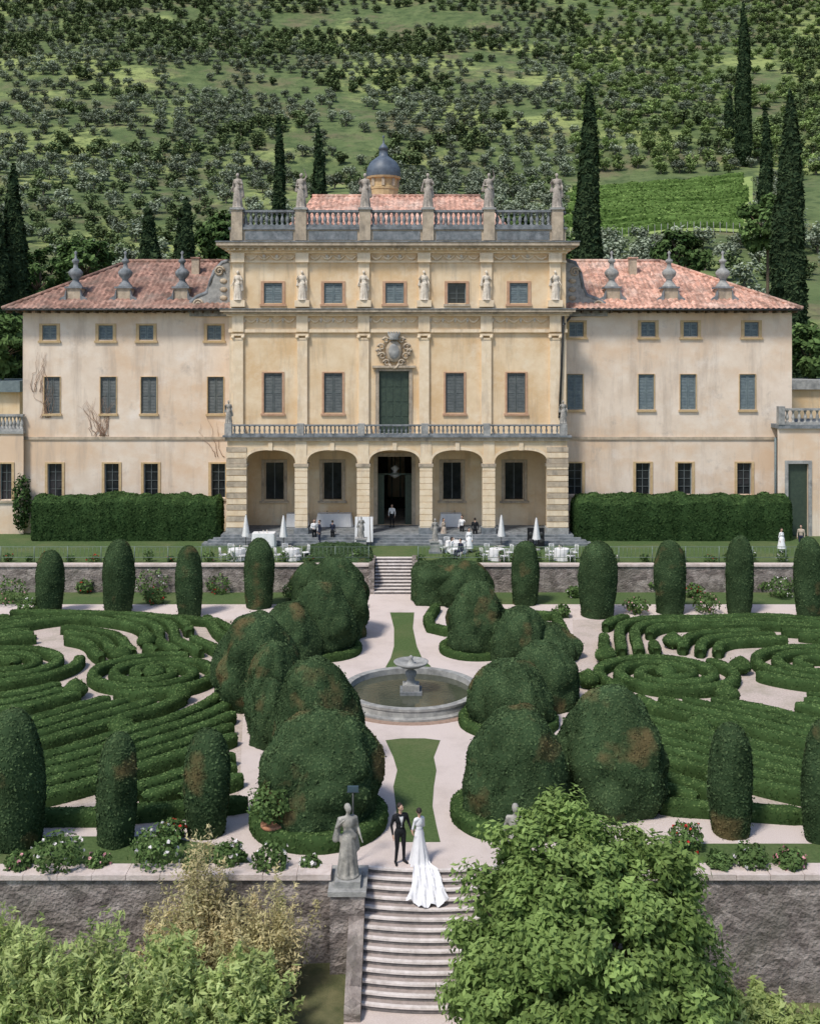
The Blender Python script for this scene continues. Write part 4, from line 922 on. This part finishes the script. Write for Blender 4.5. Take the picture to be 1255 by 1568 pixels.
def human(h=1.78,fem=False,sit=False,la=None,ra=None,fingers=False,head=0.,hair='short',legs=None):
    """facing -Y; x>0 is the figure's left. returns parts scaled to height"""
    k=h/1.78; P=[]; sw=.165 if fem else .19; hw=.095
    dz=-.44 if sit else 0
    c=lambda a,b,r0,r1,l: P.append(('c',a,b,r0,r1,l))
    e=lambda a,r,l: P.append(('e',a,r,l))
    e((0,0,.97+dz),(.165,.115,.13),'bottom'); e((0,0,1.13+dz),(.135 if not fem else .115,.10,.17),'top'); e((0,-.005,1.31+dz),(.175 if not fem else .145,.115,.17),'top')
    c((-sw*.75,0,1.425+dz),(sw*.75,0,1.425+dz),.07,.07,'top'); c((0,.01,1.44+dz),(0,0,1.56+dz),.055 if not fem else .043,.05 if not fem else .042,'skin')
    if fem: 
        for s in(-1,1): e((s*.065,-.085,1.30+dz),(.06,.05,.06),'top')
    for s in (-1,1):
        if sit: hp,kn,an,toe=(s*.09,0,.5),(s*.12,-.44,.52),(s*.12,-.46,.09),(s*.13,-.62,.04)
        elif legs: kn,an,toe=legs[0 if s<0 else 1]; hp=(s*hw,0,.92)
        else: hp,kn,an,toe=(s*hw,0,.92),(s*.105,-.015,.5),(s*.12,.02,.1),(s*.145,-.15,.035)
        c(hp,kn,.092,.062,'bottom'); c(kn,an,.058,.042,'bottom'); c((an[0],an[1]+.03,.05),toe,.045,.035,'shoe')
        arm=(la if s>0 else ra) or ((s*(sw+.06),.02,1.14+dz),(s*(sw+.05),-.07,.89+dz))
        el,wr=arm; sh=(s*sw,0,1.42+dz)
        c(sh,el,.058 if not fem else .045,.043 if not fem else .036,'top'); c(el,wr,.042 if not fem else .034,.030 if not fem else .026,'fore')
        d=Vector(wr)-Vector(el); d.normalize(); w=Vector(wr)
        side=Vector((0,-1,0)); side=(side-d*side.dot(d)).normalized(); nrm=d.cross(side)
        for q in (-1,1): a=w+side*.018*q; c(tuple(a),tuple(a+d*.075),.022,.02,'skin')
        if fingers:
            for i in range(4):
                o=side*(.030-.02*i); L_=(.072,.08,.075,.06)[i]; b0=w+d*.085+o; b1=b0+d*L_*.5; b2=b1+(d*.8+nrm*(-.5*s)).normalized()*L_*.5
                c(tuple(b0),tuple(b1),.0105,.0095,'skin'); c(tuple(b1),tuple(b2),.0095,.008,'skin')
            t0=w+d*.02+side*.03; t1=t0+(d*.6+side*.7).normalized()*.045; t2=t1+(d*.9+side*.2).normalized()*.03
            c(tuple(t0),tuple(t1),.013,.011,'skin'); c(tuple(t1),tuple(t2),.011,.009,'skin')
        else: c(tuple(w+d*.07),tuple(w+d*.15),.024,.014,'skin')
    hc=(0,-.01); H=[]
    H+= [('e',(0,-.015,1.665+dz),(.073,.092,.105),'skin'),('c',(0,-.05,1.60+dz),(0,-.02,1.61+dz),.042,.05,'skin'),('c',(0,-.103,1.672+dz),(0,-.118,1.645+dz),.010,.015,'skin')]
    for s in(-1,1): H+=[('e',(s*.076,.0,1.66+dz),(.012,.022,.034),'skin'),('c',(s*.018,-.1,1.692+dz),(s*.045,-.088,1.692+dz),.009,.007,'skin')]
    H+=[('c',(-.018,-.100,1.618+dz),(.018,-.100,1.618+dz),.009,.009,'lip')]
    if hair: H+=[('e',(0,.022,1.705+dz),(.086,.098,.095),'hair')]
    if hair=='bun': H+=[('e',(0,.115,1.70+dz),(.05,.045,.05),'hair')]
    if hair=='long': H+=[('c',(0,.06,1.66+dz),(0,.08,1.42+dz),.07,.05,'hair')]
    for p in H:
        if p[0]=='c': P.append(('c',rotz(p[1],hc,head),rotz(p[2],hc,head),p[3],p[4],p[5]))
        else: P.append(('e',rotz(p[1],hc,head),p[2] if abs(math.sin(head))<.6 else (p[2][1],p[2][0],p[2][2]),p[3]))
    S=lambda t: tuple(k*q for q in t)
    P=[('c',S(p[1]),S(p[2]),k*p[3],k*p[4],p[5]) if p[0]=='c' else ('e',S(p[1]),S(p[2]),p[3]) for p in P]
    eyes=[S(rotz((s*.032,-.098,1.674+dz),hc,head)) for s in(-1,1)]
    return P,eyes
def put(name,me,loc,rz=0,parent=None,sc=1.):
    o=bpy.data.objects.new(name,me); o.location=loc; o.rotation_euler[2]=rz; o.scale=(sc,)*3; return link(o,parent)
def person(name,loc,rz,top,bottom,voxel=.022,fore=None,shoe='suit_black',skirt=None,**kw):
    P,eyes=human(**kw)
    me=figure(name,P,{'top':top,'bottom':bottom,'shoe':shoe,'hair':'hair_dark','fore':fore or top,'skin':'skin','lip':'petal_pink'},voxel)
    o=put(name,me,loc,rz)
    m=MB()
    for q in eyes: m.ell(q,(.012,.012,.010),'hair_dark',6,4)
    if skirt:
        m.lathe(0,0,[(.15,1.08),(.17,.95),(.22,.7),(.27,.45),(.3,.3)][::-1],18,skirt)
    m.obj('eyes_and_skirt' if skirt else 'eyes',o)
    return o
def statue_mesh(seed,matn,robe=True):
    r=random.Random(seed)
    poses=[dict(la=((.30,-.02,1.2),(.16,-.2,1.28)),ra=((-.28,.02,1.14),(-.34,-.1,.9))),
           dict(la=((.3,.03,1.62),(.22,-.05,1.9)),ra=((-.27,.02,1.15),(-.1,-.18,1.1))),
           dict(la=((.26,.05,1.15),(.3,-.15,.95)),ra=((-.32,-.05,1.25),(-.2,-.22,1.45)))]
    P,_=human(h=1.78,hair='short',head=r.uniform(-.5,.5),legs=(((-.12,-.10,.5),(-.12,.0,.1),(-.16,-.15,.04)),((.10,.0,.5),(.14,.05,.1),(.2,-.1,.04))),**poses[seed%3])
    if robe:
        for i in range(9):
            a=2*pi*i/9; P.append(('c',(.12*math.cos(a),.09*math.sin(a),1.0),(.22*math.cos(a+.2),.17*math.sin(a+.2)+.02,.08),.055,.07,'skin'))
        P.append(('c',(-.17,.03,1.42),(.14,-.08,1.0),.06,.07,'skin')); P.append(('c',(.15,.1,1.4),(.25,.12,.6),.07,.09,'skin'))
        P.append(('c',(-.2,.08,1.4),(-.3,.1,.9),.06,.09,'skin'))
    P.append(('e',(0,0,.0),(.3,.26,.06),'skin'))
    return figure('statue',P,{k:matn for k in('top','bottom','shoe','hair','fore','skin','lip')},.03,smooth=1)
SM=[statue_mesh(i,'statue_stone') for i in range(3)]
SD=statue_mesh(0,'statue_dark',True); SD2=statue_mesh(2,'statue_dark',True); SR=statue_mesh(2,'relief_white'); SR2=statue_mesh(0,'relief_white')
for i,x in enumerate(AX): put('statue',SM[i%3],(x,dU-.1,zb+hA+.18),random.uniform(-.6,.6),sc=1.48)
for i,p in enumerate(PL):
    put('herm_statue',SR if i%2 else SR2,(fx(p,dU),dU-.32,Zc+1.22),random.uniform(-.3,.3),sc=1.25)
for p in (pxs[0],pxs[-1]): put('statue',SD2,(p,dP,BZ+.42+hB+.1),0,sc=.95)
put('garden_statue',SD2,(-1.83,30.95,.22),.3,sc=1.18); put('garden_statue',SD,(3.12,30.95,.22),-.3,sc=1.18)
for px,py in ((553,842),(666,846)):
    X,Yy=gp(px,py,TZ); m=MB(); m.box(-.45,.45,-.45,.45,0,.12,'stone_dark'); m.box(-.35,.35,-.35,.35,.12,.75,'stone_grey'); m.box(-.42,.42,-.42,.42,.75,.85,'stone_grey')
    o=m.obj('garden_statue',loc=(X,Yy,TZ)); put('figure',SD,(0,0,.87),.4,o,.85)
GX,GY=-.30,32.12
def gfix(c,l):
    x,y,z=c
    if l in('top',) and y<-.06 and 1.14<z<1.47 and abs(x)<.012+(z-1.14)*.2: return 'shirt'
    return l
P,eyes=human(h=1.84,fingers=True,head=.5,la=((.27,.0,1.17),(.30,-.17,.99)),ra=((-.26,.05,1.14),(-.24,-.04,.88)),legs=(((-.11,-.03,.5),(-.13,.02,.1),(-.17,-.15,.035)),((.11,-.0,.5),(.13,.04,.1),(.18,-.12,.035))))
P.append(('c',(-.08,0,.95),(-.09,0,.86),.095,.10,'top')); P.append(('c',(.08,0,.95),(.09,0,.86),.095,.10,'top'))
P.append(('c',(-.15,.0,1.43),(.15,.0,1.43),.085,.085,'top'))
me=figure('groom',P,{'top':'suit_black','bottom':'suit_black','shoe':'suit_black','fore':'suit_black','hair':'hair_dark','shirt':'cloth_white','lip':'petal_pink'},.0085,fix=gfix,smooth=1)
o=put('groom',me,(GX,GY,.0),.35)
m=MB()
for q in eyes: m.ell(q,(.011,.011,.008),'hair_dark',8,5)
for s in(-1,1): m.ell((s*.04,-.10,1.505),(.035,.015,.02),'suit_black',8,5); m.tube([(s*.09,-.105,1.47),(s*.07,-.128,1.35),(s*.015,-.13,1.2)],[.022,.03,.012],6,'suit_black')
m.obj('face_and_bowtie',o)
BX,BY=.28,32.12
P,eyes=human(h=1.70,fem=True,fingers=True,head=-.5,hair='bun',la=((.22,-.05,1.14),(.10,-.2,1.02)),ra=((-.22,-.05,1.14),(-.10,-.2,1.02)))
me=figure('bride',P,{'top':'dress_white','bottom':'dress_white','shoe':'dress_white','fore':'dress_white','hair':'hair_dark','lip':'petal_pink'},.0085,smooth=1)
BR=math.radians(215)
o=put('bride',me,(BX,BY,.0),BR)
m=MB()
for q in eyes: m.ell(q,(.010,.010,.008),'hair_dark',8,5)
rows,cols=16,72; V=[]
for j in range(rows+1):
    t=j/rows; zz=1.06*(1-t)+.01; r=.125+.20*t**1.25
    for i in range(cols):
        a=2*pi*i/cols; f=1+(.10*t)*math.sin(a*9+t*1.2)+.04*t*math.sin(a*17)
        V.append((r*f*math.cos(a),r*f*.95*math.sin(a)+.03*t,zz))
m.add(V,[(j*cols+i,(j+1)*cols+i,(j+1)*cols+(i+1)%cols,j*cols+(i+1)%cols) for j in range(rows) for i in range(cols)],'dress_white',True)
m.obj('skirt',o)
m=MB(); nu,nv=60,48; V=[]
for i in range(nu+1):
    u=i/nu; yy=BY+.02-1.45*u; cx=BX+.02+.26*u+.06*math.sin(u*4); hw=.17+.44*u**.95
    for j in range(nv+1):
        v=j/nv*2-1; x=cx+hw*v*(1+.05*math.sin(u*11+v*3)); yb_=yy+.22*v*v*u+.05*math.sin(v*7)*u
        st=0
        for q in (-.16,-.11,-.06,0,.05,.10): st+=max(stair_z(yb_+q,x),stair_z(yb_+q+.08,x))
        st=max(st/6,stair_z(yb_,x),stair_z(yb_-.03,x),stair_z(yb_+.03,x))
        drop=.55*max(0,1-u/.24)**1.5*(1-.6*v*v)
        zz=st+.03+drop+(.045+.03*u)*(.5+.5*math.sin(v*12+u*5))+.014*math.sin(v*27-u*9)+.01
        V.append((x,yb_,zz))
m.add(V,[(i*(nv+1)+j,(i+1)*(nv+1)+j,(i+1)*(nv+1)+j+1,i*(nv+1)+j+1) for i in range(nu) for j in range(nv)],'dress_white',True)
t=m.obj('train'); t.parent=o; t.matrix_parent_inverse=(Matrix.Translation((BX,BY,0))@Matrix.Rotation(BR,4,'Z')).inverted()

def onz(px,py,z): return (*gp(px,py,z),z)
person('waiter',onz(481,832,TZ),.3,'cloth_white','suit_black',h=1.78,ra=((-.25,-.1,1.2),(-.15,-.3,1.15)))
person('guest',onz(489,834,TZ),-1.2,'suit_navy','suit_navy',h=1.8)
person('guest',onz(509,832,TZ),2.6,'suit_navy','suit_black',h=1.7,la=((.24,-.1,1.15),(.1,-.3,1.15)))
person('guest',onz(679,829,TZ),.8,'beige_cloth','beige_cloth',h=1.72,fem=True,hair='long',skirt='beige_cloth')
person('guest',onz(707,826,TZ),-.5,'cloth_white','suit_black',h=1.8,la=((.3,-.1,1.3),(.35,-.3,1.4)))
person('guest',onz(718,846,TZ),.2,'cloth_white','cloth_white',h=1.72,fem=True,hair='long',skirt='cloth_white')
person('guest',onz(727,830,TZ),2.9,'suit_black','suit_black',h=1.8)
person('guest',onz(1196,846,TZ),.4,'cloth_white','cloth_white',h=1.7,fem=True,hair='long',skirt='cloth_white')
person('guest',onz(1226,842,TZ),-.6,'beige_cloth','suit_navy',h=1.78)
person('seated_guest',onz(692,851,TZ),1.2,'cloth_white','cloth_white',h=1.72,sit=True,fem=True,hair='long')
person('seated_guest',onz(705,855,TZ),-.9,'suit_navy','suit_navy',h=1.78,sit=True)
person('guest',(fx(600,80.5),80.5,PF),-.2,'cloth_white','suit_black',h=1.78)

def chair(name,x,y,z,rz,m='cloth_white'):
    b=MB()
    for sx in(-.2,.2):
        for sy in(-.2,.2): b.tube([(sx,sy,0),(sx*.95,sy*.95,.45)],.018,5,m)
        b.tube([(sx*.95,.19,.45),(sx*.95,.24,.95)],.018,5,m)
    b.box(-.22,.22,-.22,.22,.43,.47,m)
    for q in range(5): b.tube([(-.16+q*.08,.2,.47),(-.16+q*.08,.238,.93)],.012,4,m)
    b.tube([(-.2,.24,.95),(.2,.24,.95)],.02,5,m)
    return b.obj(name,loc=(x,y,z),rz=rz)
for px,py,rz in ((692,851,1.2),(705,855,-.9)):
    X,Yy=gp(px,py,TZ); chair('chair',X,Yy,TZ,rz)
def cloth_table(name,x,y,z,lx,ly,h=.76,round_=False):
    b=MB(); n=48
    V=[];rows=8
    for j in range(rows+1):
        t=j/rows
        for i in range(n):
            a=2*pi*i/n; ca,sa=math.cos(a),math.sin(a)
            if round_: ux,uy=ca*lx,sa*ly
            else: kk=1/max(abs(ca),abs(sa)); kk=min(kk,1.36); ux,uy=ca*lx*kk,sa*ly*kk
            f=1+.10*t+.05*t*math.sin(a*11); V.append((ux*f,uy*f,h*(1-t)+.02))
    fs=[(j*n+i,(j+1)*n+i,(j+1)*n+(i+1)%n,j*n+(i+1)%n) for j in range(rows) for i in range(n)]+[tuple(range(n))]
    b.add(V,fs,'cloth_white',False)
    for q in range(5): b.lathe(rng.uniform(-.5,.5)*lx,rng.uniform(-.5,.5)*ly,[(.04,0),(.035,.01),(.008,.03),(.008,.1),(.035,.13),(.03,.2)],8,'glass_dark' if q%2 else 'relief_white',z0=h+.02)
    return b.obj(name,loc=(x,y,z))
for px,py,lx,ly,r in ((404,822,.8,.5,False),(512,800,1.3,.45,False),(363,864,.55,.55,True),(447,862,.5,.5,True),(760,866,.5,.5,True),(860,866,.5,.5,True),(697,846,.7,.7,True),(455,806,.8,.4,False),(690,800,.8,.4,False)):
    zz=TZ if py>815 else PF
    X,Yy=gp(px,py,zz); Yy=min(Yy,81) if zz==PF else max(Yy,70.6); X=fx(px,Yy)
    if zz==TZ and not r: Yy=75.6; X=fx(px,Yy)
    cloth_table('banquet_table',X,Yy,zz,lx,ly,round_=r,h=.76 if r else 1.0)
    if r:
        for k in range(4):
            a=k*pi/2+.5; chair('chair',X+1.0*math.cos(a),Yy+.85*math.sin(a),zz,a-pi/2)
for px,py in ((434,838),(765,832),(821,842),(398,812)):
    X,Yy=gp(px,py,TZ); Yy=min(Yy,75.6); b=MB(); b.lathe(0,0,[(.28,0),(.28,.06),(.05,.1)],12,'stone_grey'); b.tube([(0,0,.05),(0,0,2.35)],.025,6,'metal_dark')
    n=16;V=[];prof=[(.03,2.3),(.07,2.1),(.13,1.6),(.19,1.1),(.24,.75)]
    for r,zq in prof:
        for i in range(n): a=2*pi*i/n; rr=r*(1+.28*(-1)**i); V.append((rr*math.cos(a),rr*math.sin(a),zq))
    b.add(V,[(j*n+i,j*n+(i+1)%n,(j+1)*n+(i+1)%n,(j+1)*n+i) for j in range(4) for i in range(n)],'cloth_white',True)
    b.obj('closed_umbrella',loc=(X,Yy,TZ))
X,Yy=gp(557,836,TZ); b=MB(); b.add([(-.65,-.1,.3),(.65,-.1,.3),(.65,.12,2.1),(-.65,.12,2.1),(-.65,-.06,.3),(.65,-.06,.3),(.65,.16,2.1),(-.65,.16,2.1)],[(0,1,2,3),(7,6,5,4),(0,4,5,1),(3,2,6,7),(0,3,7,4),(1,5,6,2)],'cloth_white')
for s in(-1,1): b.tube([(s*.5,-.15,0),(s*.4,.14,2.2)],.025,5,'bark')
b.tube([(0,.7,0),(0,.16,2.1)],.025,5,'bark'); b.obj('welcome_board',loc=(X,Yy,TZ))
for px,py in ((812,812),(828,815)):
    X=fx(px,75.6); b=MB(); b.box(-.22,.22,-.2,.2,.02,1.35,'suit_black'); b.ell((0,-.2,.95),(.15,.03,.15),'metal_dark'); b.ell((0,-.2,.45),(.17,.03,.17),'metal_dark'); b.obj('loudspeaker',loc=(X,75.6,TZ))
X,Yy=gp(418,1288); b=MB(); b.lathe(0,0,[(.2,0),(.24,.05),(.34,.45),(.40,.5),(.40,.58),(.33,.58)],18,'terracotta'); b.tube([(0,0,.5),(.02,0,1.0)],.03,6,'bark'); o=b.obj('potted_lemon_tree',loc=(X,Yy,0)); 
q=bush('foliage',0,0,.75,.75,1.1,None,matn='rose_leaf',n=900,leaf=.11); q.parent=o
b=MB(); b.tube([(0,0,0),(0,0,2.25)],.025,6,'metal_dark'); b.box(-.17,.17,-.04,.04,2.2,2.38,'blue_panel'); b.box(-.19,.19,-.03,.03,2.18,2.2,'metal_dark'); b.obj('garden_sign',loc=(-1.75,32.1,0))

# ---------------------------------------------------------------- camera, light
cam=bpy.data.cameras.new('camera'); co=link(bpy.data.objects.new('camera',cam)); co.location=(0,0,CH); co.rotation_euler=(pi/2,0,0)
cam.sensor_fit='HORIZONTAL'; cam.sensor_width=36; cam.lens=36*F/1255; cam.shift_y=-(784-HY)/1255; cam.clip_end=4000; cam.clip_start=.5
scene.camera=co
el=math.radians(56); az=math.radians(-38)
ts=Vector((-math.cos(el)*math.sin(-az),-math.cos(el)*math.cos(az),math.sin(el)))
sl=bpy.data.lights.new('sun','SUN'); sl.energy=3.15; sl.angle=math.radians(10); sl.color=(1,.95,.87)
so=link(bpy.data.objects.new('sun',sl)); so.rotation_euler=ts.to_track_quat('Z','Y').to_euler()
w=bpy.data.worlds.new('World'); scene.world=w; w.use_nodes=True; nt=w.node_tree
sky=nt.nodes.new('ShaderNodeTexSky'); sky.sky_type='NISHITA'; sky.sun_disc=False; sky.sun_elevation=el; sky.sun_rotation=math.atan2(ts.x,ts.y)
bg=nt.nodes['Background']; bg.inputs[1].default_value=.15; nt.links.new(sky.outputs[0],bg.inputs[0])
scene.view_settings.view_transform='Standard'; scene.view_settings.look='None'; scene.view_settings.exposure=0
